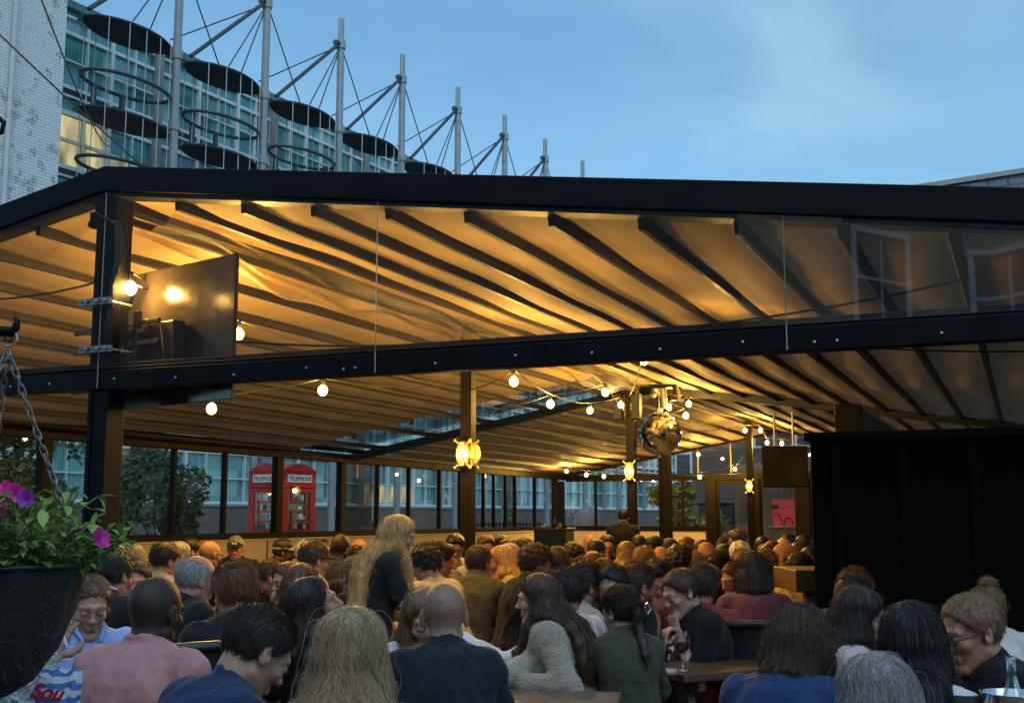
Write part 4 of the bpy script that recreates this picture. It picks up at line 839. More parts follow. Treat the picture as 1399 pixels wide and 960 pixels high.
# masts
hz_col = mat('grey_painted_mast', (.30, .32, .33), .45, var=.2, scale=2); M_DISC = mat('dark_perforated_canopy', (.030, .030, .033), .8, var=.25, scale=4, bump=.2); M_ROD = mat('pale_tie_rod', (.42, .45, .46), .4); M_DK = mat('dark_tie_tube', (.05, .06, .065), .5)
ords = ['nearest the white brick wall', 'second from the white brick wall', 'third from the white brick wall', 'fourth from the white brick wall', 'fifth from the white brick wall', 'sixth from the white brick wall', 'seventh from the white brick wall', 'eighth from the white brick wall', 'farthest off, tip barely above the canopy']
dz = 0
for i, px in enumerate((235, 358, 462, 548, 625, 689.5, 745, 796, 840)):
    p = onOff(px, 240, LM); p[2] = 0; top = 29.0
    o = empty('canopy_mast', p, -EA, label='tall grey steel mast with cable stays, '+ords[i], cat='mast', group='masts along the office front')
    m = MB(); m.tube([(0, 0, 0), (0, 0, top-1.6)], .20, 12); m.tube([(0, 0, top-1.6), (.0, 0, top)], [.17, .16], 8); m.build('pole', hz_col, o, smooth=False)
    for z in (22.6, 19.2, top-1.55): m = MB(); m.tube([(0, 0, z-.22), (0, 0, z+.22)], .27, 12); m.build('collar', hz_col, o)
    hd = np.array([0, -.0, top-1.55]); SP_ = 6.05
    m = MB(); m.tube([hd+(0, -.3, -.1), (-.3, -SP_*.80, 23.0)], .105, 8); m.tube([hd, hd+(0, -.5, 0)], .17, 8); m.build('strut', M_DK, o)
    for e in ((-.6, -SP_*.97, 23.5), (.4, -SP_*.50, 23.0), (-.4, -SP_*.25, 22.9), (.2, SP_*.42, 22.9)):
        m = MB(); m.tube([hd, e], .036, 5); m.build('stay_rod', M_DK, o)
    a_, b_ = 2.42, 1.2
    for z, kind in ((22.8, 'disc'), (20.4, 'ring'), (18.75, 'disc'), (16.6, 'ring'), (14.7, 'disc')):
        cy = -2.38; cx = -.55
        if kind == 'disc':
            m = MB(); n = 40; V = []; Fc = []
            for zz, sc in ((.10, .93), (.0, 1.), (-.05, .985)):
                for k in range(n):
                    t = 2*pi*k/n; V.append((cx+b_*sc*sin(t)*abs(sin(t))**.15, cy+a_*sc*cos(t), z+zz))
            for r_ in range(2):
                for k in range(n): Fc.append((r_*n+k, r_*n+(k+1) % n, (r_+1)*n+(k+1) % n, (r_+1)*n+k))
            Fc += [tuple(range(n)), tuple(range(2*n, 3*n))[::-1]]; m.add(V, Fc)
            m.tube([(cx, cy+a_, z), (0, -.15, z)], .07, 6); m.build('sun_canopy', M_DISC, o)
            m = MB()
            for k in range(7): m.box((cx-b_*.8+.1, cy-a_*.75+k*.62, z+.28), (.05, .5, .42), rot('y', .5))
            m.build('canopy_fins', mat('teal_glass_fin', (.05, .16, .15), .2), o)
        else:
            m = MB(); m.tube([(cx+b_*sin(t), cy+a_*.95*cos(t), z) for t in np.linspace(0, 2*pi, 41)[:-1]], .085, 6, close=True); m.tube([(cx-b_+.05, cy-.8, z-1.0), (cx-b_+.05, cy-.8, z)], .13, 8); m.tube([(cx-b_+.05, cy+.8, z-1.0), (cx-b_+.05, cy+.8, z)], .13, 8); m.build('ring_hoop', M_DK, o)
    m = MB()
    for k in range(5):
        t = -1+2*(k+.5)/5; yy = cy+a_*t*.92; xx = b_*math.sqrt(max(0, 1-(t*.92)**2))*.96
        for sx in (-1, 1): m.tube([(cx+sx*xx, yy, 22.8), (cx+sx*xx, yy, 14.7)], .028, 4)
    m.build('hanger_rods', M_ROD, o, kind='stuff')

# ---- white painted brick building at the left edge
wc = onOff(84, 150, 34.); 
wb = empty('white_brick_building', (wc[0], wc[1], 0), -EA, label='weathered white painted brick wall rising at the left edge', cat='building')
def white_brick():
    m, nt, out = nodes('weathered_white_brick'); L = nt.links.new; tc = N(nt, 'TexCoord'); co = tc.outputs['Object']
    sp = N(nt, 'SeparateXYZ'); L(co, sp.inputs[0]); ad = N(nt, 'Math', operation='ADD'); L(sp.outputs[0], ad.inputs[0]); L(sp.outputs[1], ad.inputs[1]); c2 = N(nt, 'CombineXYZ'); L(ad.outputs[0], c2.inputs[0]); L(sp.outputs[2], c2.inputs[1])
    bt = N(nt, 'TexBrick', _Scale=1.); bt.inputs['Brick Width'].default_value = .34; bt.inputs['Row Height'].default_value = .115; bt.inputs['Mortar Size'].default_value = .014
    for a, v in (('Color1', (.70, .72, .72, 1)), ('Color2', (.62, .65, .65, 1)), ('Mortar', (.40, .42, .42, 1))): bt.inputs[a].default_value = v
    L(c2.outputs[0], bt.inputs['Vector']); n = N(nt, 'TexNoise', _Scale=.42, _Detail=9., _Roughness=.72); L(co, n.inputs['Vector']); n2 = N(nt, 'TexNoise', _Scale=2.2, _Detail=5.); L(co, n2.inputs['Vector'])
    mm_ = N(nt, 'Math', operation='MULTIPLY'); L(n.outputs['Fac'], mm_.inputs[0]); L(n2.outputs['Fac'], mm_.inputs[1]); r = ramp(nt, mm_.outputs[0], .285, .33)
    mf = N(nt, 'Math', operation='MULTIPLY'); L(r.outputs[0], mf.inputs[0]); iv = N(nt, 'Math', operation='MULTIPLY_ADD'); L(bt.outputs['Fac'], iv.inputs[0]); iv.inputs[1].default_value = .6; iv.inputs[2].default_value = .35; L(iv.outputs[0], mf.inputs[1])
    c = mixc(nt, mf.outputs[0], bt.outputs['Color'], (.16, .11, .09)); p = N(nt, 'BsdfPrincipled', _Roughness=.8); L(c, p.inputs['Base Color']); bp = N(nt, 'Bump', _Strength=.5, _Distance=.03); L(bt.outputs['Fac'], bp.inputs['Height']); bp.invert = True; L(bp.outputs[0], p.inputs['Normal']); L(p.outputs[0], out.inputs[0]); return m
M_WB = white_brick()
m = MB(); m.mm((-6, -16, .0), (0, 0, 32)); m.build('wall', M_WB, wb)
m = MB(); m.tube([(.12, -2.2, 0), (.12, -2.2, 32)], .09, 8); m.build('drain_pipe', mat('white_pipe', (.5, .52, .53), .5), wb)
m = MB(); m.mm((-6.1, -16.1, 32), (.15, .1, 32.4)); m.build('parapet_coping', M_PIL, wb)

# ---- slate roofed house beyond the canopy on the right
a = onY(1250, 260, 34.); b = onY(1399, 237, 34.)
sh = empty('slate_roofed_house', ((a[0]+b[0])/2, 36, 0), label='dark slate roof of a house just above the canopy at the far right', cat='house')
slope = (b[2]-a[2])/(b[0]-a[0]); x0, x1 = a[0]-2, b[0]+8; za, zb_ = a[2]-2*slope, a[2]+slope*(x1-a[0])
ox = (a[0]+b[0])/2; m = MB(); V = [(x0-ox, -2, za), (x1-ox, -2, zb_), (x1-ox, -7, zb_-4.2), (x0-ox, -7, za-4.2)]
m.add(V+[(v[0], v[1], v[2]-.25) for v in V], [(0, 1, 2, 3), (7, 6, 5, 4), (0, 4, 5, 1), (1, 5, 6, 2), (2, 6, 7, 3), (3, 7, 4, 0)]); m.build('roof', mat('grey_slate', (.10, .11, .13), .55, var=.25, scale=3, bump=.5, pattern=pat_brick(.5, .28, .03, 'xz'), col2=(.035, .038, .045)), sh)
m = MB(); m.mm((x0-ox+.3, -6.6, 0), (x1-ox-.3, 2, za-4.5)); m.build('wall', M_BRICKX, sh)
m = MB(); m.bar((x0-ox, -2, za+.06), (x1-ox, -2, zb_+.06), .25, .14); m.build('ridge_cap', M_PIL, sh)

# ---- the cream house with sash windows that stands behind the camera (seen mirrored in the clear film)
YB = -8.; VB = 12-YB-.15
hs_ = empty('cream_house', (-1, YB, 0), label='cream rendered house with white sash windows, mirrored in the clear gable film', cat='house')
def vpt(px, py): p = onY(px, py, VB); return p[0]+1, p[2]
M_CR = mat('cream_render', (.42, .32, .20), .8, var=.15, scale=1.5, bump=.2); M_SASH = mat('white_sash_paint', (.75, .74, .72), .5, var=.05, bump=0)
m = MB(); m.mm((-3.6, -.6, 0), (9, -.05, 9.6)); m.build('wall', M_CR, hs_)
bk = empty('added_dark_house', (-13, YB-.3, 0), label='dark brick house added unseen behind the camera to dim the film reflection', cat='house'); m = MB(); m.mm((-12, -.6, 0), (8.3, -.05, 9.8)); m.build('wall', M_BRICKX, bk)  # unseen house added so the film mirrors dark brick, not bright sky
for x_ in (-9, -5.5, -2, 1.5, 5): m = MB(); m.mm((x_-.5, -.06, 5.2), (x_+.5, .0, 7.2)); m.build('window', M_SP, bk)
for ax_, bx_ in ((1192, 1282), (1374, 1475)):
    xa, zt = vpt(ax_, 296); xb, zb2 = vpt(bx_, 408); w = .075
    m = MB(); m.mm((xa-w, -.05, zb2-.02), (xa+w*.3, .06, zt+.05)); m.mm((xb-w*.3, -.05, zb2-.02), (xb+w, .06, zt+.05)); m.mm((xa-w-.04, -.05, zb2-.09), (xb+w+.04, .12, zb2-.02)); m.mm((xa-w, -.05, zt+.05), (xb+w, .08, zt+.15))
    xm, zm = (xa+xb)/2, zb2+(zt-zb2)*.52; m.mm((xa, -.05, zm-.02), (xb, .03, zm+.025)); m.mm((xm-.014, -.05, zb2), (xm+.014, .02, zt)); wf = m.build('window', M_SASH, hs_)
    m = MB(); m.mm((xa, -.05, zb2-.02), (xb, -.045, zt+.05)); m.build('pane', mat('dark_pane', (.02, .025, .03), .08), wf)
m = MB(); m.mm((-3.7, -.7, 9.5), (9, .12, 9.75)); m.build('eaves', M_SASH, hs_)

# ---- things beyond the far end: brick building, fence with poster, blue gate
fb = empty('brick_warehouse', (-6, 42, 0), label='dark brick building with a white window beyond the far gable', cat='building')
xl = onY(922, 640, 42.)[0]+6; m = MB(); m.mm((xl, 0, 0), (22, 6, 12)); m.build('wall', M_BRICKX, fb)
p = onY(933, 617, 42.); m = MB(); m.mm((p[0]+6-.3, -.05, p[2]-1.1), (p[0]+6+.35, .02, p[2]+1.0)); wf = m.build('window', M_WF, fb); m = MB()
for z in (-.95, .08): m.mm((p[0]+6-.22, -.07, p[2]+z), (p[0]+6+.27, -.052, p[2]+z+.85))
m.build('pane', mat('sky_pane', (.05, .07, .09), .05), wf)
p = onY(1060, 592, 42.)
m = MB(); m.mm((p[0]+5.2, -.05, p[2]-.5), (p[0]+8.2, .02, p[2]+1.4)); wf = m.build('window', M_WF, fb)
m = MB()
for k in range(4): m.mm((p[0]+5.28+k*.74, -.07, p[2]-.42), (p[0]+5.9+k*.74, -.052, p[2]+1.3))
m.build('pane', mat('sky_pane', (.05, .07, .09), .05), wf)
YF = 31.6
fn = empty('timber_fence', (onY(1065, 690, YF)[0], YF, 0), label='grey vertical board fence beyond the right hand glazed door', cat='fence')
m = MB(); fw_ = 1.4
for k in range(16): m.mm((-1.2+k*.17, 0, .02), (-1.2+k*.17+.155, .025+.006*(k % 3), 2.9))
m.build('boards', mat('grey_fence_board', (.16, .14, .125), .8, var=.4, scale=5, bump=.5, stretch=(1, 1, .1)), fn); m = MB(); m.mm((-1.2, .03, .5), (1.5, .07, .6)); m.mm((-1.2, .03, 2.1), (1.5, .07, 2.2)); m.build('fence_rail', M_BROWN, fn)
a = onY(1055, 682, YF-.03); b = onY(1088, 718, YF-.03); w, h = b[0]-a[0], a[2]-b[2]
po = empty('pink_poster', ((a[0]+b[0])/2, YF-.03, (a[2]+b[2])/2), label='pink poster with dark red curves on the board fence', cat='poster')
m = MB(); m.mm((-w/2, -.01, -h/2), (w/2, .01, h/2)); m.build('sheet', mat('pink_paper', (.72, .09, .17), .6, var=.08), po)
m = MB(); MR = mat('dark_red_print', (.10, .004, .02), .6)
for cx_, r_ in ((-.38, .27), (.18, .18)): m.tube([(cx_*w+r_*w*1.1*cos(t), -.013, -h/2+r_*h*1.7*sin(t)) for t in np.linspace(.12, pi-.12, 18) if abs(cx_*w+r_*w*1.1*cos(t)) < w/2-.01], .016, 5)
m.sphere((-w*.38, -.012, h*.22), (.11, .004, .055), 10, 6); m.sphere((w*.05, -.012, h*.2), (.02, .004, .02), 8, 5); m.build('print', MR, po)
m = MB(); m.mm((-w/2-.12, -.02, -h/2-.05), (w/2+.03, .015, -h/2)); m.build('ledge', M_PIL, po)
p = onY(1003, 695, 32.5)
gt = empty('blue_steel_gate', (p[0], 32.5, 0), label='dark blue steel gate seen through the left hand glazed door', cat='gate')
m = MB(); m.mm((-1.0, 0, .05), (.75, .06, p[2]+.12)); m.build('gate_panel', mat('blue_grey_steel', (.045, .065, .09), .5, var=.2), gt, bevel=.01)
m = MB(); m.mm((-1.05, -.03, p[2]+.12), (.8, .09, p[2]+.17)); m.mm((-.02, -.02, .05), (.02, .0, p[2]+.12)); m.build('gate_trim', M_RAIL, gt)
m = MB(); m.mm((-.42, -.06, p[2]-.55), (-.36, -.02, p[2]-.05)); m.build('white_bar', M_SASH, gt)

# ---- shrubs and trees
def leaf_cloud(n, f, size, rg, flat=.5):
    V = np.zeros((n, 4, 3)); 
    for i in range(n):
        c = f(); a = rg.normal(0, 1, 3); a[2] *= flat; a = nrm(a); b = nrm(np.cross(a, rg.normal(0, 1, 3))); L = size*rg.uniform(.6, 1.4); W = L*.38
        V[i] = [c, c+a*L*.5+b*W, c+a*L, c+a*L*.5-b*W]
    return V.reshape(-1, 3), np.arange(n*4).reshape(-1, 4)
def leafmat(name, c0, c1):
    if name in _mats: return _mats[name]
    m, nt, out = nodes(name); L = nt.links.new; gi = N(nt, 'NewGeometry'); r = ramp(nt, gi.outputs['Random Per Island'], 0, 1, (*c0, 1), (*c1, 1)); p = N(nt, 'BsdfPrincipled', _Roughness=.5); L(r.outputs[0], p.inputs['Base Color']); t = N(nt, 'BsdfTranslucent'); L(r.outputs[0], t.inputs[0]); mx = N(nt, 'MixShader'); mx.inputs[0].default_value = .25; L(p.outputs[0], mx.inputs[1]); L(t.outputs[0], mx.inputs[2]); L(mx.outputs[0], out.inputs[0]); _mats[name] = m; return m
def shrub(px, py, D, rad, n, leaf, lm, label, name='shrub', cat='shrub', trunk=.05, nc=14, hgt=None):
    c = atD(px, py, D); o = empty(name, (c[0], c[1], 0), label=label, cat=cat); rg = np.random.default_rng(int(px*7+py)); rad = np.array(rad)
    cl = rg.normal(0, .5, (nc, 3))*rad; cl[:, 2] = np.clip(cl[:, 2], -rad[2], rad[2]); cr = rg.uniform(.25, .5, nc)
    def f(): k = rg.integers(nc); v = nrm(rg.normal(0, 1, 3))*rg.uniform(.4, 1)**.5; return np.array([0, 0, c[2]])+cl[k]+v*cr[k]*rad
    V, Q = leaf_cloud(n, f, leaf, rg); V[:, 2] = np.maximum(V[:, 2], .05); link('crown', np_mesh('crown', V, Q, False), lm, o)
    m = MB(); m.tube([(0, 0, 0), (.05, .03, c[2]*.5), (0, 0, c[2])], [trunk, trunk*.8, trunk*.4], 8)
    for k in range(nc): m.tube([(0, 0, c[2]*.45), tuple(np.array([0, 0, c[2]])+cl[k])], [trunk*.5, trunk*.12], 5)
    m.build('trunk', mat('bark', (.06, .045, .035), .9, var=.4), o)
LMD = leafmat('dark_green_leaf', (.022, .055, .028), (.085, .16, .07)); LMG = leafmat('mid_green_leaf', (.03, .08, .025), (.12, .22, .06)); LMP = leafmat('pale_spiky_leaf', (.10, .16, .05), (.42, .48, .22))
shrub(225, 700, 19.6, (.75, .7, .85), 4500, .10, LMD, 'dark leafy shrub outside the window left of the phone box')
shrub(35, 640, 19.5, (1.4, 1.3, 1.2), 5200, .11, LMG, 'green tree foliage outside the window at the far left', 'tree', 'tree', .10)
shrub(930, 706, 32.0, (.85, .7, .7), 4200, .15, LMP, 'pale spiky evergreen bush outside the far window', nc=10)
shrub(172, 655, 21.5, (.8, .7, .7), 900, .15, LMD, 'small dark bush between the tree and the phone box shrub')

# ---- street furniture seen through the panes
p = atD(692, 712, 34.); rl = empty('iron_railing', (p[0], p[1], 0), -EA+pi/2, label='iron railing in the street beyond the left windows', cat='railing')
m = MB()
for k in range(22): m.tube([(-2.2+k*.2, 0, 0), (-2.2+k*.2, 0, 1.35)], .016, 5)
m.mm((-2.25, -.02, 1.25), (2.2, .02, 1.29)); m.mm((-2.25, -.02, .15), (2.2, .02, .19)); m.build('bars', M_RIB, rl)
p = atD(803, 706, 33.); bn = empty('grey_covered_barrow', (p[0], p[1], 0), label='rounded grey hood seen through the first far window', cat='hood')
m = MB(); m.lathe([(.42, 0), (.45, .5), (.45, 1.2), (.38, 1.55), (.22, 1.72), (.0, 1.78)], n=20); m.build('hood', mat('grey_tarpaulin', (.20, .21, .24), .7, var=.2, bump=.3, bscale=8), bn, smooth=True)
# ================================================================== LAMPS
BULB = glow('warm_filament_glow', (1., .56, .15), 4.); M_SOCK = mat('black_lamp_socket', (.012, .012, .012), .5); M_CABLE = mat('black_cable', (.015, .013, .012), .6)
def lamp(loc, power, rad=.03, parent=None, col=(1., .58, .13)):
    l = bpy.data.lights.new('lamp_light', 'POINT'); l.energy = power; l.color = col; l.shadow_soft_size = rad; o = bpy.data.objects.new('lamp_light', l); COL.objects.link(o); o.location = loc
    if parent: o.parent = parent
    return o
PW = 34.
def bulb(p, label, pw=1.):
    o = empty('festoon_bulb', p, label=label, cat='light bulb', group='festoon bulbs strung under the canopy')
    m = MB(); m.sphere((0, 0, -.008), (.045, .045, .050), 14, 9); m.build('globe', BULB, o, smooth=True)
    m = MB(); m.lathe([(.0, .105), (.016, .105), (.019, .09), (.019, .045), (.014, .034), (0, .034)], n=12); m.build('socket', M_SOCK, o, smooth=True)
    lamp((0, 0, 0), PW*pw, .036, o); return np.array(p)+(0, 0, .105)
B = {}
for key, px, py, D, pw, lab in (
    ('a', 178, 392, 7.78, 1.1, 'bright bulb glaring beside the front post above the tie beam'), ('b', 326, 455, 9.4, 2.0, 'glowing bulb at the lower right corner of the wall screen'),
    ('c', 289, 557, 10.2, .55, 'glowing bulb hanging just below the tie beam, right of the front post'), ('d', 441, 532, 10.6, .55, 'glowing bulb below the tie beam midway between the front post and the next post'),
    ('e', 702, 520, 11.4, 1.7, 'glowing bulb just right of the second post, close under the tie beam'), ('f', 752, 551, 13.6, .9, 'glowing bulb before the sloping guide rail between the second and third posts'),
    ('g', 827, 535, 14.5, 1., 'big glowing bulb just left of the third post, above its neighbours'), ('h', 806, 560, 16.6, .8, 'small glowing bulb below the guide rail left of the third post'),
    ('i', 848, 552, 17.0, .8, 'glowing bulb touching the left side of the third post'), ('j', 941, 551, 18.2, 1., 'upper glowing bulb right of the mirror ball'), ('k', 937, 567, 17.6, 1., 'lower glowing bulb right of the mirror ball'),
    ('l', 914, 556, 18.8, 1., 'glowing bulb directly above the mirror ball'), ('m', 1018, 587, 24.6, 1., 'glowing bulb left of the top of the fourth post'), ('n', 1039, 587, 24.4, 1., 'glowing bulb right of the top of the fourth post'),
    ('o', 1048, 604, 26.5, .7, 'left bulb of the pair above the black television'), ('p', 1068, 605, 26.5, .7, 'right bulb of the pair above the black television'),
    ('q', 774, 643, 28.9, .8, 'leftmost bulb on the far beam'), ('r', 801, 648, 28.9, .8, 'middle bulb of the three on the left end of the far beam'), ('s', 825, 650, 28.9, .8, 'third bulb along the far beam, beside the third post'),
    ('t', 954, 620, 28.8, .9, 'glowing bulb in the clear far gable, above the other two'), ('u', 956, 651, 29.0, .8, 'bulb sitting on the far beam right of the mirror ball post'), ('v', 1004, 640, 28.9, .9, 'bulb in the clear far gable just left of the fourth post'),
    ('A', 570, 491, 8.0, .7, 'added unseen fill bulb behind the tie beam just left of the second post'), ('B', 765, 478, 7.6, .4, 'added unseen fill bulb behind the tie beam right of the second post'), ('z', -60, 425, 9.6, 2.4, 'added fill bulb just outside the left edge of view, lighting the left roof'), ('w', 985, 474, 9.0, .22, 'bulb under the right hand roof slope, behind the tie beam near the black hut'), ('x', 880, 492, 13.2, 1., 'bulb behind the tie beam above the third post')):  # bulbs A, B and z are unseen, added to brighten crowd and left roof
    B[key] = bulb(atD(px, py, D), lab, pw)
def cable(keys, label, ends=(None, None), sag=.10):
    pts = []; P = [ends[0]] if ends[0] is not None else []
    P += [B[k] for k in keys]; P += [ends[1]] if ends[1] is not None else []
    for a, b in zip(P[:-1], P[1:]):
        a = np.array(a, float); b = np.array(b, float)
        for t in np.linspace(0, 1, 9)[:-1]: q = a+(b-a)*t; q[2] -= sag*4*t*(1-t)*min(1, np.linalg.norm(b-a)/4); pts.append(q)
    pts.append(np.array(P[-1])); m = MB(); m.tube(pts, .0075, 5); m.build('festoon_cable', M_CABLE, label=label, cat='cable', group='festoon cables under the canopy', smooth=True)
PT = lambda y, z: (XR+.1, y, z)
cable('cd', 'thin lamp cable from the front post to the second post with two bulbs', (PT(6.1, 2.42), PT(11.25, 2.9)))
cable('ehi', 'lamp cable from the second post to the third post', (PT(11.35, 2.85), PT(17., 3.0)))
cable('fg', 'lamp cable sagging along the ridge between the second and third posts', (PT(11.4, 2.6), PT(16.95, 3.15)))
cable('klj', 'short lamp cable looped round the mirror ball bracket', (PT(17.1, 2.9), (-4.4, 18.4, 3.3)))
cable('mnop', 'lamp cable over the top of the fourth post', ((-7.5, 22., 3.1), (-3., 29., 3.0)))
cable('qrs', 'lamp cable along the left end of the far beam', ((XW+.1, 29.3, 2.55), (XR, 29.3, 2.62)))
cable('tuv', 'lamp cable hanging in the clear far gable', ((-7.5, 29.3, 3.1), (XR, 25.6, 2.9)))
cable('zab', 'lamp cable behind the wall screen', ((-10.5, 8., 2.7), (-6.2, 12.5, 3.2)))
cable('xw', 'lamp cable behind the tie beam under the right hand slope', (PT(17., 3.3), (.8, 9.6, 2.72)))
cable('AB', 'lamp cable close behind the tie beam for the two added fill bulbs', (PT(6.2, 2.75), (-.2, 6.3, 2.7)))

M_BRASS = mat('yellow_brass_cage', (.55, .40, .10), .35, metal=.8, var=.2)
def bulkhead(y, z, side, label, pw, r=.15, front=True):
    o = empty('bulkhead_lamp', (XR+.12+(.0 if front else .068), y-(.085 if front else 0), z), label=label, cat='lamp', group='caged bulkhead lamps on the posts')
    R = np.eye(3) if front else rot('z', pi/2); h = .115; w = .056
    m = MB(); V = lambda p: tuple(R@np.array(p))
    n = 20; ov = [(w*cos(2*pi*k/n), h*sin(2*pi*k/n)) for k in range(n)]
    m.prism([(a*1.25, b*1.2) for a, b in ov], .0, .03); m.v = [V(p) for p in m.v]; m.build('back_plate', M_BRASS, o)
    m = MB(); m.sphere((0, -.0, 0), (w, .075, h), 16, 10); m.v = [V((p[0], min(p[1], .0), p[2])) for p in m.v]; m.build('glass_globe', glow('bulkhead_glow' if front else 'bulkhead_side_glow', (1., .66, .16), 1.1 if front else .2), o, smooth=True)
    m = MB(); m.tube([(a*1.12, -.03, b*1.1) for a, b in ov], .010, 6, close=True)
    for a in (-.5, .5, 0): m.tube([(w*a*1.1, -.085*math.cos(t)*(1-.35*abs(a)) , h*1.12*sin(t)) for t in np.linspace(-pi/2, pi/2, 11)], .008, 6)
    for b in (-.45, .45): m.tube([(w*1.1*sin(t), -.085*math.cos(t)*.88, h*b) for t in np.linspace(-pi/2, pi/2, 9)], .008, 6)
    for sx in (-1, 1):
        for sz in (-1, 1): m.tube([(sx*w*.9, 0, sz*h*.95), (sx*w*1.55, -.02, sz*h*1.25)], .012, 6); m.sphere((sx*w*1.6, -.02, sz*h*1.28), .018, 8, 5)
    m.v = [V(p) for p in m.v]; m.build('cage', M_BRASS, o, smooth=True)
    lamp(V((0, -.13, 0)), pw, .06, o, (1., .68, .25))
bulkhead(11.3, onX(635, 622, XR)[2], 0, 'oval caged brass lamp lit on the front of the second post', 9)
bulkhead(11.3, onX(635, 622, XR)[2], 0, 'caged brass lamp seen edge on at the right side of the second post', 2, front=False)
bulkhead(17.05, onX(863, 645, XR)[2], 0, 'oval caged brass lamp low on the third post below the mirror ball', 9)
bulkhead(25.5, onX(1026, 665, XR)[2], 0, 'small oval caged lamp on the fourth post above the doors', 6)

# ================================================================== MIRROR BALL, SCREENS, FITTINGS
c = atD(901, 592, 18.0); r = .335
o = empty('mirror_ball', c, label='large mirror ball hanging from the ridge behind the third post', cat='mirror ball')
def ball_mat():
    m, nt, out = nodes('mirror_tiles'); L = nt.links.new; p = N(nt, 'BsdfPrincipled', _Roughness=.04, _Metallic=1.); p.inputs['Base Color'].default_value = (.90, .92, .95, 1); L(p.outputs[0], out.inputs[0]); return m
m = MB(); m.sphere((0, 0, 0), r, 56, 34); bm_ = m; o2 = m.build('mirror_tiles', ball_mat(), o)
me = o2.data
for v in me.vertices: v.co *= 1+.0012*math.sin(v.index*12.9)
m = MB(); m.tube([(0, 0, r), (0, 0, ZR-.2-c[2])], .012, 6); m.lathe([(.0, r+.06), (.05, r+.06), (.06, r-.015), (0, r-.01)], n=16); m.build('hanging_rod', M_STEEL, o)
m = MB(); m.tube([(0, 0, -r), (0, 0, -r-.03)], .02, 8); m.build('bottom_cap', M_STEEL, o)
o = empty('ball_motor', (c[0], c[1], ZR-.1), label='black motor bracket with clamps at the ridge above the mirror ball', cat='bracket')
m = MB(); m.box((0, 0, -.06), (.55, .16, .10)); m.box((-.2, 0, -.15), (.2, .2, .12)); m.box((.28, .05, -.16), (.12, .12, .14)); m.build('bracket_body', M_BLACK, o, bevel=.01)
m = MB(); m.tube([(-.35, -.1, -.02), (.45, -.1, -.05)], .025, 8); m.tube([(.05, .05, -.1), (.08, .05, -.42)], .05, 10); m.tube([(.3, 0, -.1), (.33, .0, -.3), (.38, -.02, -.32)], .03, 8); m.build('clamp_tubes', M_STEEL, o)
for sx, lb in ((-1, 'slim dark loudspeaker on the left side of the third post'), (1, 'slim dark loudspeaker on the right side of the third post beside the mirror ball')):
    o = empty('loudspeaker', (XR+.10+sx*.14, 16.98, onX(872, 562, XR)[2]), label=lb, cat='loudspeaker', group='loudspeakers on the third post')
    m = MB(); m.box((0, 0, 0), (.13, .16, .40)); m.build('cabinet', M_BLACK if sx > 0 else M_BROWN, o, bevel=.012); m = MB(); m.box((0, -.083, 0), (.11, .01, .37)); m.build('grille', mat('speaker_cloth', (.02, .02, .02), .9), o); m = MB(); m.box((-sx*.075, .02, 0), (.03, .05, .1)); m.build('wall_mount', M_STEEL, o)
# TV on the front post, seen from behind
ty = 6.55; a = atD(322, 345, 7.35); b = atD(322, 545, 7.35); l_ = atD(128, 408, 8.35)
vec = a-l_; vec[2] = 0; W_ = np.linalg.norm(vec); ux = vec/W_; hgt = a[2]-b[2]; ctr = l_+vec/2; ctr[2] = (a[2]+b[2])/2
rz = math.atan2(ux[1], ux[0]); tv = empty('wall_screen', ctr, rz, label='big black screen on a bracket arm at the front post, its shiny back facing out', cat='screen')
m = MB(); m.box((0, .02, 0), (W_, .028, hgt)); m.build('screen_back', mat('glossy_black_plastic', (.045, .036, .026), .16, var=.2, spec=.6, bump=.05, bscale=3), tv, bevel=.006)
m = MB(); m.box((-.10, -.055, -.12), (W_*.52, .10, hgt*.42)); m.build('rear_housing', mat('black_plastic', (.016, .015, .014), .4), tv, bevel=.012)
m = MB()
for z in (-.34, -.20, -.06, .08): m.box((-.30, -.13, z), (W_*.62, .03, .03))
for x in (-.34, -.02): m.box((x, -.15, -.1), (.05, .035, .52))
m.build('bracket_bars', mat('dull_bracket_steel', (.16, .15, .14), .35, metal=.8), tv, bevel=.003)
m = MB()
for z, x0 in ((.02, -.1), (-.06, -.05), (-.22, -.12)): m.box((x0, -.155, z), (.34, .02, .028))
m.build('bracket_arms', M_STEEL, tv)
m = MB(); m.tube([(.02, -.12, .10), (.22, -.13, .05), (.27, -.13, -.15), (.2, -.12, -.38)], .012, 6); m.tube([(-.2, -.1, .2), (-.1, -.12, .35), (.0, -.1, .32)], .01, 6); m.build('cables', M_CABLE, tv, smooth=True)
for py, lab in ((412, 'upper perforated steel strut clamped across the front post'), (477, 'lower perforated steel strut clamped across the front post')):
    p = onY(134, py, Y0-.12); o = empty('strut_channel', p, label=lab, cat='steel strut', group='steel struts on the front post')
    m = MB(); m.box((-.02, 0, 0), (.26, .025, .042)); m.box((-.02, -.012, .019), (.26, .012, .006)); m.box((-.02, -.012, -.019), (.26, .012, .006)); m.build('channel', M_STEEL, o, bevel=.002)
    m = MB()
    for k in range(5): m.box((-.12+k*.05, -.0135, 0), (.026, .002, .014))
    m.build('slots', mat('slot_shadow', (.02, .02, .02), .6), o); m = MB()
    for x in (-.09, .0, .07): m = MB(); m.tube([(x, -.012, 0), (x, -.035, 0)], .009, 6); m.tube([(x, -.016, 0), (x, -.026, 0)], .016, 6); m.build('bolt', M_STEEL, o)
    m = MB(); m.tube([(.08, .0, 0), (.08, .22, 0)], .010, 6); m.build('threaded_rod', M_STEEL, o)
p = onY(171, 290, Y0-.03); o = empty('cable_loom', (p[0], p[1], 0), label='black cables and clips running down the top of the front post', cat='cables')
m = MB()
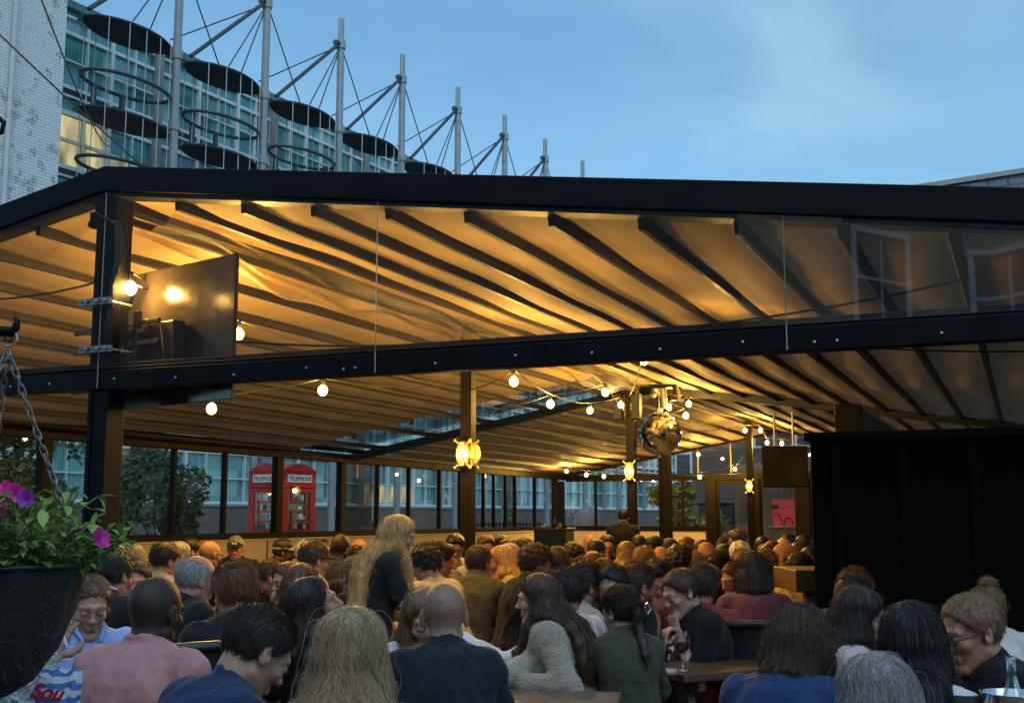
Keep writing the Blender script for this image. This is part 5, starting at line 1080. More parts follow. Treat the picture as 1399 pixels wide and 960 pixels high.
for k in range(5): x = .012*k; m.tube([(x-.20, -.06, 3.52-.01*k), (x-.02, -.07, 3.42), (x+.015*sin(k*2.), -.06, 3.25), (x-.02-.01*k, -.075, 3.0), (x-.045, -.08, 2.75), (x-.05, -.075, 2.56)], .006, 5)
m.build('loom', M_CABLE, o, smooth=True); m = MB(); m.box((-.26, .06, 3.50), (.10, .12, .09)); m.tube([(-.29, .0, 3.46), (-.22, -.02, 3.44)], .03, 8); m.build('junction_box', M_BLACK, o, bevel=.01)
# far TV
a = atD(1041, 609, 20.5); b = atD(1104, 666, 20.5); o = empty('far_television', ((a[0]+b[0])/2, (a[1]+b[1])/2, (a[2]+b[2])/2), label='switched off black television hanging left of the black hut, above the doors', cat='television')
o.rotation_euler = (radians(0), 0, PSI*.6); w_, h_ = np.linalg.norm((b-a)[:2]), a[2]-b[2]
m = MB(); m.box((0, 0, 0), (w_, .05, h_)); m.build('television_case', M_BLACK, o, bevel=.01); m = MB(); m.box((0, -.027, .01), (w_-.04, .004, h_-.06)); m.build('television_glass', mat('dark_screen', (.012, .011, .009), .15, var=0, bump=0), o)
m = MB(); m.tube([(-w_*.2, .04, h_/2), (-w_*.2, .04, h_/2+.6)], .02, 6); m.tube([(w_*.2, .04, h_/2), (w_*.2, .04, h_/2+.6)], .02, 6); m.build('hanging_bracket', M_STEEL, o)
# corner bar counter with bottles
p = atD(757, 735, 25.0); o = empty('corner_bar_counter', (p[0], p[1], 0), label='dark green corner bar counter below the end of the left windows', cat='counter'); zt = atD(757, 722, 25.)[2]
m = MB(); m.box((0, 0, zt/2), (.72, .5, zt-.04)); m.build('counter_body', mat('dark_green_paint', (.016, .032, .026), .6), o, bevel=.01); m = MB(); m.box((0, 0, zt), (.8, .56, .045)); m.build('counter_top', M_DWOOD, o, bevel=.008)
for k, (dx, h_, cl, lb) in enumerate(((.02, .24, (.03, .03, .03), 'tall dark bottle standing on the corner bar counter'), (.16, .10, (.5, .5, .48), 'small white pot on the corner bar counter'), (.25, .12, (.03, .03, .035), 'squat black lantern on the corner bar counter'), (-.24, .07, (.55, .55, .5), 'white ashtray on the left end of the corner bar counter'))):
    m = MB(); m.lathe([(0, 0), (.04, 0), (.04, h_*.6), (.016, h_*.75), (.014, h_), (0, h_)] if h_ > .2 else [(0, 0), (.045, 0), (.05, h_), (.042, h_), (.038, .01)], n=14)
    m.build(('bottle', 'pot', 'lantern', 'ashtray')[k], mat('bar_item_%d' % k, cl, .3), loc=(p[0]+dx, p[1]-.05, zt+.0226), smooth=True, label=lb, cat=('bottle', 'pot', 'lantern', 'ashtray')[k])

# ================================================================== HANGING BASKET
DB = 2.6; c = atD(-14, 771, DB); bz = c[2]
o = empty('hanging_basket', c, label='black cone shaped hanging basket of petunias on chains at the left edge', cat='hanging basket')
m = MB(); R_ = .205; prof = [(.01, -.285), (.05, -.28), (.10, -.25), (.148, -.18), (.180, -.09), (.196, -.02), (.200, 0), (.188, .0), (.17, -.03)]; m.lathe(prof, n=40)
for i, v in enumerate(m.v):
    a_ = math.atan2(v[1], v[0]); f_ = 1+.025*sin(a_*11)+.015*sin(a_*23+v[2]*40); m.v[i] = (v[0]*f_, v[1]*f_, v[2])
m.build('liner', mat('black_fibre_liner', (.014, .014, .013), .95, var=.5, scale=18, bump=.5, bscale=60, bdist=.015), o, smooth=True)
m = MB(); m.tube([(R_*cos(t), R_*sin(t), .0) for t in np.linspace(0, 2*pi, 49)[:-1]], .0055, 8, close=True); m.build('rim', mat('glossy_green_black_wire', (.02, .03, .028), .25), o, smooth=True)
m = MB(); m.lathe([(0, -.02), (.185, -.03)], n=24); m.build('soil', mat('potting_soil', (.02, .014, .01), .95), o)
rg = np.random.default_rng(5); m = MB(); hairs = []
for k in range(320):
    t = rg.uniform(0, 2*pi); u = rg.uniform(0, 1); z = -.285+.28*u; rr = np.interp(z, [-.285, -.28, -.25, -.18, -.09, -.02, 0], [.01, .05, .10, .148, .18, .196, .2]); p = np.array([rr*cos(t), rr*sin(t), z]); n = np.array([cos(t), sin(t), -.5])
    L_ = rg.uniform(.008, .03); hairs.append([p, p+n*L_*.5+rg.normal(0, .006, 3), p+n*L_+rg.normal(0, .012, 3)])
cu = bpy.data.hair_curves.new('liner_fibres'); cu.add_curves([3]*len(hairs)); cu.attributes['position'].data.foreach_set('vector', np.array(hairs, np.float32).ravel()); ra = cu.attributes.get('radius') or cu.attributes.new('radius', 'FLOAT', 'POINT'); ra.data.foreach_set('value', np.full(len(hairs)*3, .0005, np.float32))
q = bpy.data.objects.new('liner_fibres', cu); COL.objects.link(q); q.parent = o; cu.materials.append(mat('dark_fibre', (.05, .05, .045), .9)); q['kind'] = 'stuff'
def petal_leaf(p, d, up, L, W):
    d = nrm(d); s_ = nrm(np.cross(d, up)); u = np.cross(s_, d); pts = []
    for t, w in ((0, .0), (.25, .8), (.5, 1.), (.75, .7), (1., .0)): pts.append((p+d*L*t-u*L*.25*t*t, w*W/2))
    V = [];
    for q, w in pts: V += [q-s_*w+u*w*.35, q, q+s_*w+u*w*.35]
    return V, [(3*i, 3*i+3, 3*i+4, 3*i+1) for i in range(4)]+[(3*i+1, 3*i+4, 3*i+5, 3*i+2) for i in range(4)]
ml = MB(); ms = MB(); tips = []
for k in range(170):
    t = rg.uniform(0, 2*pi); rr = rg.uniform(.02, .18); p = np.array([rr*cos(t), rr*sin(t), -.02]); d = nrm(np.array([cos(t)*rg.uniform(.2, 1.1), sin(t)*rg.uniform(.2, 1.1), rg.uniform(.9, 2.4)])); L_ = rg.uniform(.08, .22); pts = [p]
    for j in range(6): d = nrm(d+np.array([cos(t)*.08, sin(t)*.08, -.05])+rg.normal(0, .14, 3)); pts.append(pts[-1]+d*L_/6)
    ms.tube(pts, [.003]*3+[.002]*4, 5); tips.append((pts[-1], d))
    for j in range(1, 7):
        for s2 in range(rg.integers(1, 4)):
            ld = nrm(d*.4+rg.normal(0, 1, 3)*[1, 1, .6]); a_, b_ = petal_leaf(pts[j], ld, (0, 0, 1), rg.uniform(.018, .046), rg.uniform(.012, .025)); ml.add(a_, b_)
# long side stem towards the right with the pink flower
pr = RT*1.; p = pr*.17+np.array([0, 0, -.02]); st = [p]
for j in range(9): st.append(p+pr*.013*(j+1)*.95+np.array([0, 0, .004*(j+1)+.0012*(j+1)**1.5])+rg.normal(0, .002, 3))
tgt = atD(128, 735, DB)-c; st.append(np.array(tgt)); ms.tube(st, .003, 5); tips_r = [(np.array(tgt), nrm(pr+np.array([0, 0, .1])))]
for j in range(1, 10):
    for s2 in range(4): a_, b_ = petal_leaf(st[j], nrm(pr*.4+rg.normal(0, 1, 3)), (0, 0, 1), rg.uniform(.018, .034), rg.uniform(.010, .016)); ml.add(a_, b_)
for k in range(34):   # low leaves over the rim
    t = rg.uniform(-.9, 2.2)-.6; p = np.array([R_*.95*cos(t), R_*.95*sin(t), rg.uniform(0, .05)]); a_, b_ = petal_leaf(p, nrm(np.array([cos(t), sin(t), rg.uniform(-.3, .5)])), (0, 0, 1), rg.uniform(.03, .06), rg.uniform(.02, .034)); ml.add(a_, b_)
lf = ml.build('leaves', leafmat('petunia_leaf', (.10, .20, .03), (.32, .46, .11)), o, smooth=True); lf['kind'] = 'stuff'
ms.build('stems', mat('green_stem', (.10, .15, .05), .6), o, smooth=True)
PK = mat('pink_petunia', (.62, .02, .30), .5, var=.25, scale=40, trans=.25); PU = mat('purple_petunia', (.30, .03, .42), .5, var=.35, scale=60, trans=.25)
def flower(p, n, m_, s=.034, nm='petunia_flower'):
    n = nrm(n); x = nrm(np.cross(n, (0.3, .2, 1))); y = np.cross(n, x); V = [p-n*s*.9]; k = 30
    for r_, h_ in ((.16, -.5), (.45, -.08), (1., .10)):
        for i in range(k): t = 2*pi*i/k; q = r_*(1+.10*cos(5*t)*(r_ > .9))*s; V.append(p+x*q*cos(t)+y*q*sin(t)+n*s*(h_+.07*sin(5*t+1)*(r_ > .9)))
    F = [(0, 1+i, 1+(i+1) % k) for i in range(k)]+[(1+r_*k+i, 1+(r_+1)*k+i, 1+(r_+1)*k+(i+1) % k, 1+r_*k+(i+1) % k) for r_ in (0, 1) for i in range(k)]
    MB().add(V, F).build(nm, m_, o, smooth=True)
for px, py, D_, m_, n, s_ in ((20, 672, 2.52, PK, -FH+ZZ*.3+RT*.5, .020), (6, 667, 2.56, PK, -FH+ZZ*.5, .018), (35, 681, 2.46, PU, -FH+ZZ*.1+RT*.2, .018), (2, 698, 2.46, PK, -FH+RT*.5, .018), (-30, 690, 2.5, PK, -FH, .024), (138, 735, 2.50, PK, RT*1.0+ZZ*.4-FH*.5, .023)):
    p_ = atD(px, py, D_)-c; flower(p_, n, m_, s_)
    m = MB(); q0 = np.array([p_[0]*.5, p_[1]*.5, -.01]) if px < 100 else st[-2]; m.tube([q0, (q0+p_)/2+np.array([0, 0, .01]), p_-nrm(n)*s_*.9], .0025, 5); m.build('flower_stem', mat('green_stem', (.10, .15, .05), .6), o)
# chains, hook and bracket
hookp = atD(12, 462, DB)-c
def chain(a, b, name='chain'):
    a = np.array(a, float); b = np.array(b, float); L_ = np.linalg.norm(b-a); n = int(L_/.021); d = (b-a)/L_; x = nrm(np.cross(d, (0.2, .3, 1) if abs(d[2]) < .95 else (1, .2, 0))); y = np.cross(d, x); m = MB()
    for i in range(n):
        q = a+d*(i+.5)*L_/n; u = (x if i % 2 else y)*cos(i*.25)+(y if i % 2 else -x)*sin(i*.25); m.tube([q+d*.0165*cos(t)+u*.0065*sin(t) for t in np.linspace(0, 2*pi, 11)[:-1]], .0021, 5, close=True)
    m.build(name, M_STEEL if False else mat('dull_chain_steel', (.20, .19, .18), .45, metal=.7), o, smooth=True)
for t in (-PSI*0+radians(23), radians(143), radians(263)): chain((R_*cos(t), R_*sin(t), .003), hookp-np.array([0, 0, .03]))
m = MB(); m.tube([hookp+np.array([0, 0, .0])+np.array([.018*cos(t)*RT[0], .018*cos(t)*RT[1], .018*sin(t)]) for t in np.linspace(-2.2, 2.2, 14)], .003, 6); m.build('hook', M_STEEL, o, smooth=True)
hb = atD(12, 452, DB); o = empty('basket_bracket', hb, label='black curled iron bracket arm holding the hanging basket', cat='bracket')
m = MB(); m.tube([-RT*.9+np.array([0, 0, .012]), -RT*.3+np.array([0, 0, .005]), -RT*.03, RT*.008+np.array([0, 0, -.002]), RT*.016+np.array([0, 0, .008]), RT*.018+np.array([0, 0, .022]), RT*.012+np.array([0, 0, .030])], [.014, .013, .012, .0115, .010, .007, .004], 8); m.tube([RT*.0+np.array([0, 0, -.012])+RT*.009*cos(t)+np.array([0, 0, .012*sin(t)]) for t in np.linspace(0, 2*pi, 13)[:-1]], .002, 5, close=True); m.build('arm', M_BLACK, o, smooth=True)
hb = atD(-3, 172, DB); 
m = MB(); m.tube([-RT*.35+np.array([0, 0, -.03]), -RT*.1+np.array([0, 0, .02]), -RT*.01+np.array([0, 0, .026]), RT*.014+np.array([0, 0, .008]), RT*.010+np.array([0, 0, -.016]), -RT*.012+np.array([0, 0, -.022])], [.009, .008, .007, .006, .006, .005], 8); m.build('bracket_scroll', M_BLACK, o, smooth=True, loc=hb-atD(12, 452, DB))
m = MB(); m.tube([-RT*.9+np.array([0, 0, -.1]), -RT*.9+np.array([0, 0, .65])], .016, 8); m.build('wall_bar', M_BLACK, o)
for k, (a_, b_) in enumerate((((-20, 18, 5.), (260, 290, 7.2)), ((-10, -30, 5.), (70, 112, 5.6), ))):
    pass
for (x0, y0, d0, x1, y1, d1, lb) in ((-30, 20, 6., 310, 300, 34.6, 'lower thin black cable crossing the white brick wall'), (45, -30, 6., 150, 200, 36., 'upper thin black cable crossing the white brick wall')):
    p_, q_ = atD(x0, y0, d0), atD(x1, y1, d1); m = MB(); m.tube([p_+(q_-p_)*t-np.array([0, 0, .25*4*t*(1-t)]) for t in np.linspace(0, 1, 14)], [.006]+[.007+.001*i for i in range(13)], 5); m.build('overhead_cable', M_CABLE, label=lb, cat='cable', group='overhead cables')

# ================================================================== TABLES AND WHAT STANDS ON THEM
def slab_table(name, pts_c, rz, L_, W_, zt, wood, label, n=5, legs=True):
    o = empty(name, (pts_c[0], pts_c[1], 0), rz, label=label, cat='table')
    pw = W_/n
    for k in range(n): m = MB(); m.box((0, -W_/2+pw*(k+.5), zt-.02), (L_, pw-.008, .04)); m.build('plank', wood, o, bevel=.005)
    for sx in (-1, 1):
        m = MB(); m.bar((sx*L_*.34, -.07, zt-.05), (sx*L_*.34, -W_*.75, .0), .045, .09); m.bar((sx*L_*.34, .07, zt-.05), (sx*L_*.34, W_*.75, .0), .045, .09); m.box((sx*L_*.34, 0, zt-.065), (.044, W_*.9, .05)); m.build('leg_frame', wood, o, bevel=.004)
    return o
a = atD(690, 941, 5.2); b = atD(858, 946, 4.95); zt = .735
def onZ(x, y, z): d = ray(x, y); return CAM+d*(z-EYE)/d[2]
a = onZ(672, 940, zt); b = onZ(850, 944, zt); u = nrm((b-a)*[1, 1, 0]); v = np.array([u[1], -u[0], 0]); L_ = 1.5; cen = b-u*L_/2+v*.36
slab_table('picnic_table', cen, math.atan2(u[1], u[0]), L_, .72, zt, M_WOOD, 'weathered grey picnic table in front of the woman in the fleece')
# (bench on its far side carries the woman in the fleece)
a = onZ(878, 903, .74); b = onZ(968, 897, .74); u = nrm((b-a)*[1, 1, 0]); v = np.array([u[1], -u[0], 0]); cen2 = (a+b)/2+v*.26+u*.06
slab_table('small_dark_table', cen2, math.atan2(u[1], u[0]), .78, .56, .74, M_DWOOD, 'small dark wooden table with drinks before the man resting his chin', 4)
M_DG = glass('drinking_glass', (.93, .95, .95), .02, .10)
def wineglass(p, label):
    o = empty('wine_glass', p, label=label, cat='glass'); m = MB(); m.lathe([(0, .003), (.034, .003), (.034, .006), (.006, .010), (.0045, .07), (.012, .085), (.036, .115), (.040, .145), (.034, .195)], n=24); m.build('glass_bowl', M_DG, o, smooth=True)
    m = MB(); m.lathe([(0, .088), (.012, .089), (.033, .115), (.0375, .140), (0, .140)], n=24); m.build('red_drink', mat('red_wine', (.16, .006, .01), .08, var=0, bump=0, trans=.5), o, smooth=True)
    m = MB(); m.tube([(.01, 0, .10), (.045, .01, .24)], .003, 6); m.build('straw', M_BLACK, o)
wineglass(onZ(933, 917, .74)+[0, 0, .002], 'stemmed glass of red drink with a straw on the small dark table')
def tumbler(p, label, h=.12, fill=(.20, .09, .04), straw=True):
    o = empty('tumbler', p, label=label, cat='glass'); m = MB(); m.lathe([(0, .002), (.030, .002), (.034, h), (.0315, h), (.028, .01), (0, .01)], n=22); m.build('glass_wall', M_DG, o, smooth=True)
    m = MB(); m.lathe([(0, .012), (.0275, .012), (.0295, h*.5), (0, h*.5)], n=20); m.build('drink', mat('amber_drink', fill, .1, var=0, bump=0, trans=.5), o, smooth=True)
    if straw: m = MB(); m.tube([(-.01, 0, .02), (.03, .0, h+.12)], .003, 6); m.build('straw', M_BLACK, o)
tumbler(onZ(900, 905, .74)+[0, 0, .002], 'half full tumbler with a black straw at the left of the small dark table', .13)
tumbler(onZ(917, 902, .74)+[0, 0, .002], 'short tumbler between the straw glass and the red drink', .09, straw=False)
m = MB(); m.lathe([(0, 0), (.045, 0), (.05, .022), (.042, .022), (.038, .006), (0, .006)], n=20); m.build('ashtray', mat('pale_ashtray', (.35, .35, .33), .4), loc=onZ(912, 921, .74)+[0, 0, .002], smooth=True, label='round pale ashtray near the front edge of the small dark table', cat='ashtray')
# tall timber end by the yellow coat
a = atD(1085, 779, 7.1); p = atD(1101, 800, 7.1); o = empty('timber_bar_end', (p[0], p[1], 0), PSI, label='thick end of a tall timber bar table beside the yellow coat', cat='table')
M_TB = mat('varnished_timber', (.17, .085, .035), .5, var=.4, scale=6, bump=.3, stretch=(.15, 1, 1)); m = MB(); m.box((.12, .25, a[2]-.06), (.38, .6, .13)); m.build('top_block', M_TB, o, bevel=.006)
for x in (.03, .19): m = MB(); m.box((x, .02, (a[2]-.12)/2), (.07, .07, a[2]-.12)); m.build('leg', M_TB, o, bevel=.004)
def chair(px, py, D, face, label):
    p = atD(px, py, D); d = ray(px, py); o = empty('black_chair', (p[0], p[1], 0), math.atan2(-d[0], d[1])-radians(face), label=label, cat='chair', group='black chairs')
    z = p[2]; MC = mat('black_chair_plastic', (.012, .013, .015), .38)
    m = MB(); n_ = 14; V = []
    for q in (0, .018):
        for i in range(n_):
            for zz, sc in ((z-.36, .9), (z-.2, .97), (z, 1.)): x = (-.21+.42*i/(n_-1)); V.append((x*sc, -.085+.045*(1-math.cos(x*7))+q-(z-zz)*-.06, zz))
    F = []
    for s_ in (0, 1):
        for i in range(n_-1):
            for j in (0, 1): k = s_*n_*3+i*3+j; F.append((k, k+3, k+4, k+1))
    m.add(V, F)
    m.tube([(-.215+.43*t, -.05+.045*sin(pi*t)*-1+.0, z+.0+.012*sin(pi*t)) for t in np.linspace(0, 1, 13)], .022, 8); m.build('backrest', MC, o, smooth=True)
    m = MB(); m.box((0, .19, .445), (.42, .42, .03)); m.build('seat', MC, o, bevel=.012)
    for sx in (-1, 1): m = MB(); m.tube([(sx*.205, -.05, z), (sx*.20, -.02, .45), (sx*.21, -.07, .0)], .016, 8); m.build('leg', MC, o); m = MB(); m.tube([(sx*.19, .38, .44), (sx*.20, .42, 0)], .016, 8); m.build('leg', MC, o)
chair(278, 884, 4.55, -15, 'black plastic chair behind the big black jacket, its curved top rail showing')
chair(1046, 853, 6.5, -5, 'black chair behind the man in the red jumper with its top rail catching light')
c3 = atD(676, 806, 8.5); slab_table('bar_table', c3, PSI-.3, .75, .5, c3[2], M_TB, 'pale timber table edge between the olive jacket and the black jacket', 4)
tumbler(np.array([c3[0]-.15, c3[1]+.0, c3[2]+.002]), 'small glass on the pale timber table by the olive jacket', .10, straw=False)
# ice bucket and bottle at the right edge
zt = .76; p = atD(1384, 948, 3.25); p[2] = zt; cb_ = p
o = empty('side_table', (p[0], p[1], 0), label='small round dark table at the right edge below the frame', cat='table')
m = MB(); m.lathe([(0, zt-.03), (.33, zt-.03), (.33, zt), (0, zt)], n=32); m.build('table_top', M_DWOOD, o); m = MB(); m.lathe([(.22, 0), (.22, .02), (.035, .04), (.03, zt-.03)], n=20); m.build('pedestal', M_BLACK, o)
zb = atD(1380, 945, 3.25)[2]; o = empty('ice_bucket', p+np.array([0, 0, .001]), label='shiny steel ice bucket at the bottom right corner', cat='bucket')
hB = zb-zt; m = MB(); m.lathe([(0, .0), (.075, .0), (.082, hB-.004), (.086, hB), (.078, hB-.002), (.072, .01), (0, .01)], n=32); m.build('bucket_body', mat('polished_steel', (.75, .74, .72), .2, metal=1., var=.1, bump=.02), o, smooth=True)
zt_ = atD(1382, 903, 3.25)[2]-p[2]; o = empty('glass_bottle', p+np.array([0, 0, .012]), label='clear glass bottle standing in the steel ice bucket', cat='bottle')
m = MB(); hb_ = zt_; m.lathe([(0, 0), (.036, 0), (.038, .02), (.038, hb_*.52), (.032, hb_*.66), (.016, hb_*.80), (.013, hb_*.86), (.0125, hb_*.97), (.015, hb_*.975), (.015, hb_), (.012, hb_)], n=24); m.build('bottle_glass', glass('bottle_glass', (.70, .80, .82), .02, .16), o, smooth=True)
m = MB(); m.lathe([(0, .01), (.034, .01), (.034, hb_*.52), (.03, hb_*.62), (0, hb_*.62)], n=20); m.build('bottle_water', glass('water', (.55, .68, .72), .02, .1), o, smooth=True)
# snack bag with red script, paper bag
p = atD(75, 944, 3.15); o = empty('snack_packet', (p[0], p[1], 0), PSI+.15, label='blue and white foil snack packet with red script lettering at the bottom left', cat='packet'); z0 = .76
z1 = atD(75, 913, 3.15)[2]; h_ = z1-.70; m = MB(); n = 13; V = []
for s_ in (-1, 1):
    for i in range(n):
        for j in range(n): u_, w_ = -1+2*i/(n-1), j/(n-1); V.append((u_*.066*(1+.02*sin(w_*14)), s_*.028*(1-u_*u_)**.6*sin(pi*w_)**.5+.003*sin(u_*9+w_*12), .70+w_*h_))
F = []
for s_ in (0, 1):
    for i in range(n-1):
        for j in range(n-1): k = s_*n*n+i*n+j; F.append((k, k+n, k+n+1, k+1) if s_ else (k, k+1, k+n+1, k+n))
m.add(V, F)
pk = m.build('foil', mat('blue_white_foil', (.55, .60, .68), .3, var=.1, scale=10, bump=.4, bscale=25, pattern=pat_wave(9, 'Z', 8., hard=.6), col2=(.06, .16, .45)), o, smooth=True)
t = lettering('packet_lettering', 'Sou', .052, mat('red_script', (.45, .01, .03), .4, var=.05), pk, .35, .0015, 'LEFT'); t.rotation_euler = (pi/2, .15, 0); t.location = (-.055, -.034, atD(75, 950, 3.15)[2]+.004)
zt = .70; o = empty('front_table', (p[0]-.05, p[1]+.05, 0), PSI, label='wooden table mostly below the frame at the bottom left', cat='table')
for k in range(4): m = MB(); m.box((0, -.3+.15*k, zt-.022), (1.3, .142, .04)); m.build('plank', M_WOOD, o, bevel=.004)
for sx in (-1, 1): m = MB(); m.box((sx*.5, -.07, (zt-.04)/2), (.08, .5, zt-.045)); m.build('leg_frame', M_WOOD, o)
p = atD(8, 932, 3.1); m = MB(); m.box((0, 0, 0), (.11, .03, .14)); m.box((0, .0, -.14), (.13, .06, .15))
o = empty('paper_bag', p, PSI+.3, label='crumpled white paper bag under the hanging basket', cat='bag'); m = MB(); V = []; n = 9
for s_ in (-1, 1):
    for i in range(n):
        for j in range(n): u_, w_ = -1+2*i/(n-1), -1+2*j/(n-1); V.append((u_*.075+.01*sin(w_*5), s_*.02*(1.1-u_*u_)+.008*sin(u_*7+w_*9), w_*.085+.008*sin(u_*6)))
F = [((s_*81+i*9+j), (s_*81+i*9+j+1), (s_*81+(i+1)*9+j+1), (s_*81+(i+1)*9+j)) for s_ in (0, 1) for i in range(8) for j in range(8)]; m.add(V, F); m.build('paper', mat('white_paper', (.55, .56, .58), .7, var=.1, bump=.5, bscale=30), o)
m = MB(); m.sphere((.005, -.035, .035), (.025, .004, .014), 10, 6); m.build('printed_mark', mat('navy_print', (.02, .02, .08), .6), o)
# ================================================================== THE CROWD
BLK = (.007, .007, .0085); NAVY = (.010, .018, .045); GREYC = (.18, .18, .18); OLIVE = (.10, .085, .035); CREAMC = (.55, .45, .28); WHITEC = (.62, .62, .64); BEIGE = (.33, .27, .19); DRED = (.17, .012, .02); CHAR = (.035, .035, .04)
def P(px, py, D, face, label, **k):
    return person(px, py, D, face, label=label, **k)
# ---- nearest people, outside the gable
P(124, 785, 4.95, 162, 'man in a light blue open collared shirt looking down, beside the hanging basket', hair='thin', hc='light', skin='fair', top='shirt', tc=(.33, .45, .80), hp=16, hy=8, lean=8, pose='table', strands=4200)
r_ = P(-22, 812, 3.75, 60, 'person in a pale grey coat behind the hanging basket, holding up a cigarette', sex='f', hair='long', hc='dark', skin='tan', top='jacket', tc=(.42, .42, .36), hp=10, lean=8, pose='table', arms=((.05, .36, .84), ('px', 62, 902, 3.55)))
P(215, 787, 4.0, 38, 'man with a shaved head seen from behind in a dusty pink sweatshirt', hair='shaved', hc='black', skin='dark', top='jumper', kind='cotton', tc=(.46, .22, .22), hp=6, lean=10, size=1.04, collar=0)
P(352, 824, 3.25, 62, 'man with short dark hair bending his head down, in a navy t-shirt', hair='thin', hc='dark', skin='fair', top='tee', tc=(.012, .035, .085), sleeve=.45, hp=36, lean=22, hunch=16, pose='table')
P(480, 820, 2.95, 12, 'woman seen from behind with long wavy ash blonde hair and a pale blue top', sex='f', hair='wavy', hc='ash', skin='fair', top='tee', tc=(.50, .60, .75), wave=1., hp=6, hl=.46, lean=6, strands=9000)
P(607, 796, 4.15, -4, 'broad man with a shaved head seen from behind, in a black jacket', hair='shaved', hc='brown', skin='fair', top='jacket', tc=(.008, .012, .02), hp=12, lean=10, size=1.0, shw=.84, collar=1)
P(735, 779, 5.5, -82, 'woman with long dark brown hair in a cream teddy fleece facing left', sex='f', hair='long', hc='brown', skin='pale', top='fleece', kind='fleece', tc=(.34, .27, .19), pose='cross', arms=(('px', 712, 934, 5.45), ('px', 690, 924, 5.4)), hp=4, lean=14, hl=.36, strands=5200)
clip_ = P(848, 797, 5.5, -18, 'woman seen from behind in a dark green jumper, silver clip in her ponytail', sex='f', hair='pony', hc='dark', skin='pale', top='jumper', kind='cotton', tc=(.045, .05, .03), hp=12, hy=-25, lean=12, size=1.0, shw=.88, hl=.26)
P(930, 776, 6.25, -118, 'young man in a black top resting his chin on his hand', hair='thin', hc='brown', skin='pale', top='tee', tc=(.008, .009, .011), sleeve=.5, pose='chinl', hp=22, lean=14, hunch=14, size=1.02)
P(1090, 820, 3.6, 18, 'person with brown hair seen from behind, hunched in a navy blue overshirt', sex='f', hair='bob', hc='brown', skin='fair', top='shirt', tc=(.010, .035, .115), hp=32, lean=22, hunch=18, hl=.09, size=1.0, strands=5000)
P(1197, 884, 2.75, -8, 'grey blonde head at the bottom right, only its top showing', sex='f', hair='wavy', hc='grey', skin='fair', top='tee', tc=(.10, .10, .11), hp=18, lean=18, hl=.34, wave=.8, strands=8000)
P(1246, 815, 3.45, 12, 'woman with long straight black hair in a black and white striped top', sex='f', hair='long', hc='black', skin='tan', top='tee', kind='stripe', tc=(.012, .012, .013), hp=8, lean=8, hl=.40, strands=7000, hr=-6)
P(1174, 795, 4.6, 78, 'woman in a pale pink jacket, in profile between the striped top and blue overshirt', sex='f', hair='long', hc='dark', skin='pale', top='jacket', tc=(.50, .42, .42), hp=8, lean=8, hl=.34)
P(1325, 810, 4.15, -122, 'older man with sandy hair and dark glasses looking down at the right edge', hair='thin', hc='light', skin='ruddy', top='jumper', kind='cotton', tc=BLK, hp=14, lean=18, glasses=1, size=1.04, pose='table')
P(1345, 790, 5.7, -35, 'person with a blonde topknot and white shirt behind the man in glasses', sex='f', hair='topknot', hc='sandy', skin='fair', top='shirt', tc=(.60, .55, .54), hp=14, lean=14)
P(1166, 786, 5.6, 35, 'man with short black hair in black clothes in front of the black hut', hair='fade', hc='black', skin='tan', top='jumper', kind='cotton', tc=BLK, hp=10, lean=12)
P(1168, 772, 6.05, 30, 'man in a dark jacket lit orange on his hair, against the black hut', hair='short', hc='auburn', skin='ruddy', top='jacket', tc=CHAR, hp=6, lean=8)
P(430, 781, 4.5, 78, 'woman with long dark hair tipping her head back, in a black leather jacket', sex='f', hair='long', hc='dark', skin='tan', top='jacket', kind='leather', tc=(.025, .025, .028), hp=-24, lean=4, hunch=-4, hl=.24)
P(412, 765, 5.9, 22, 'person with long auburn hair and a yellow orange top beside the black leather jacket', sex='f', hair='long', hc='auburn', skin='ruddy', top='jumper', kind='cotton', tc=(.52, .33, .12), hp=10, lean=12, hl=.30)
P(322, 763, 5.25, -22, 'big person seen from behind in a black jacket with short reddish brown hair', hair='mop', hc='auburn', skin='ruddy', top='jacket', tc=(.008, .008, .010), hp=16, lean=16, size=1.08, heavy=.12)
P(270, 757, 5.9, 62, 'older balding man in a dark jacket in profile facing right', hair='balding', hc='grey', skin='ruddy', top='jacket', tc=BLK, hp=12, lean=10, size=1.06)
P(160, 752, 6.5, 48, 'dark haired man in a black suit jacket leaning towards the red faced man', hair='short', hc='dark', skin='ruddy', top='suit', tc=(.012, .012, .013), hp=10, lean=14, size=1.04)
P(187, 764, 7.2, 186, 'red faced man looking out at the camera in a dark suit and white shirt', hair='short', hc='brown', skin='ruddy', top='suit', tc=(.012, .012, .013), hp=6, hr=-8, lean=14)
P(184, 741, 8.9, 20, 'grey haired man in glasses behind the red faced man', hair='short', hc='grey', skin='ruddy', top='jacket', tc=CHAR, glasses=1)
P(160, 742, 8.6, 10, 'man with bald orange lit crown behind the black suit', hair='balding', hc='brown', skin='ruddy', top='jumper', tc=CHAR)
P(226, 739, 8.0, 52, 'dark haired man in a pale beige jacket seen from behind', hair='short', hc='dark', skin='tan', top='jacket', tc=(.42, .34, .20), hp=8, lean=16, size=1.04)
P(243, 738, 9.4, -112, 'grey haired man facing left behind the pale beige jacket', hair='short', hc='grey', skin='ruddy', top='jacket', tc=CHAR)
P(262, 733, 10., 72, 'man with black hair in profile facing right under the shrub window', hair='short', hc='black', skin='tan', top='jacket', tc=BLK)
P(288, 739, 9.4, 52, 'bald man with glasses seen from behind, lit orange, left of the baseball cap', hair='bald', hc='grey', skin='ruddy', top='jacket', tc=BLK, glasses=1)
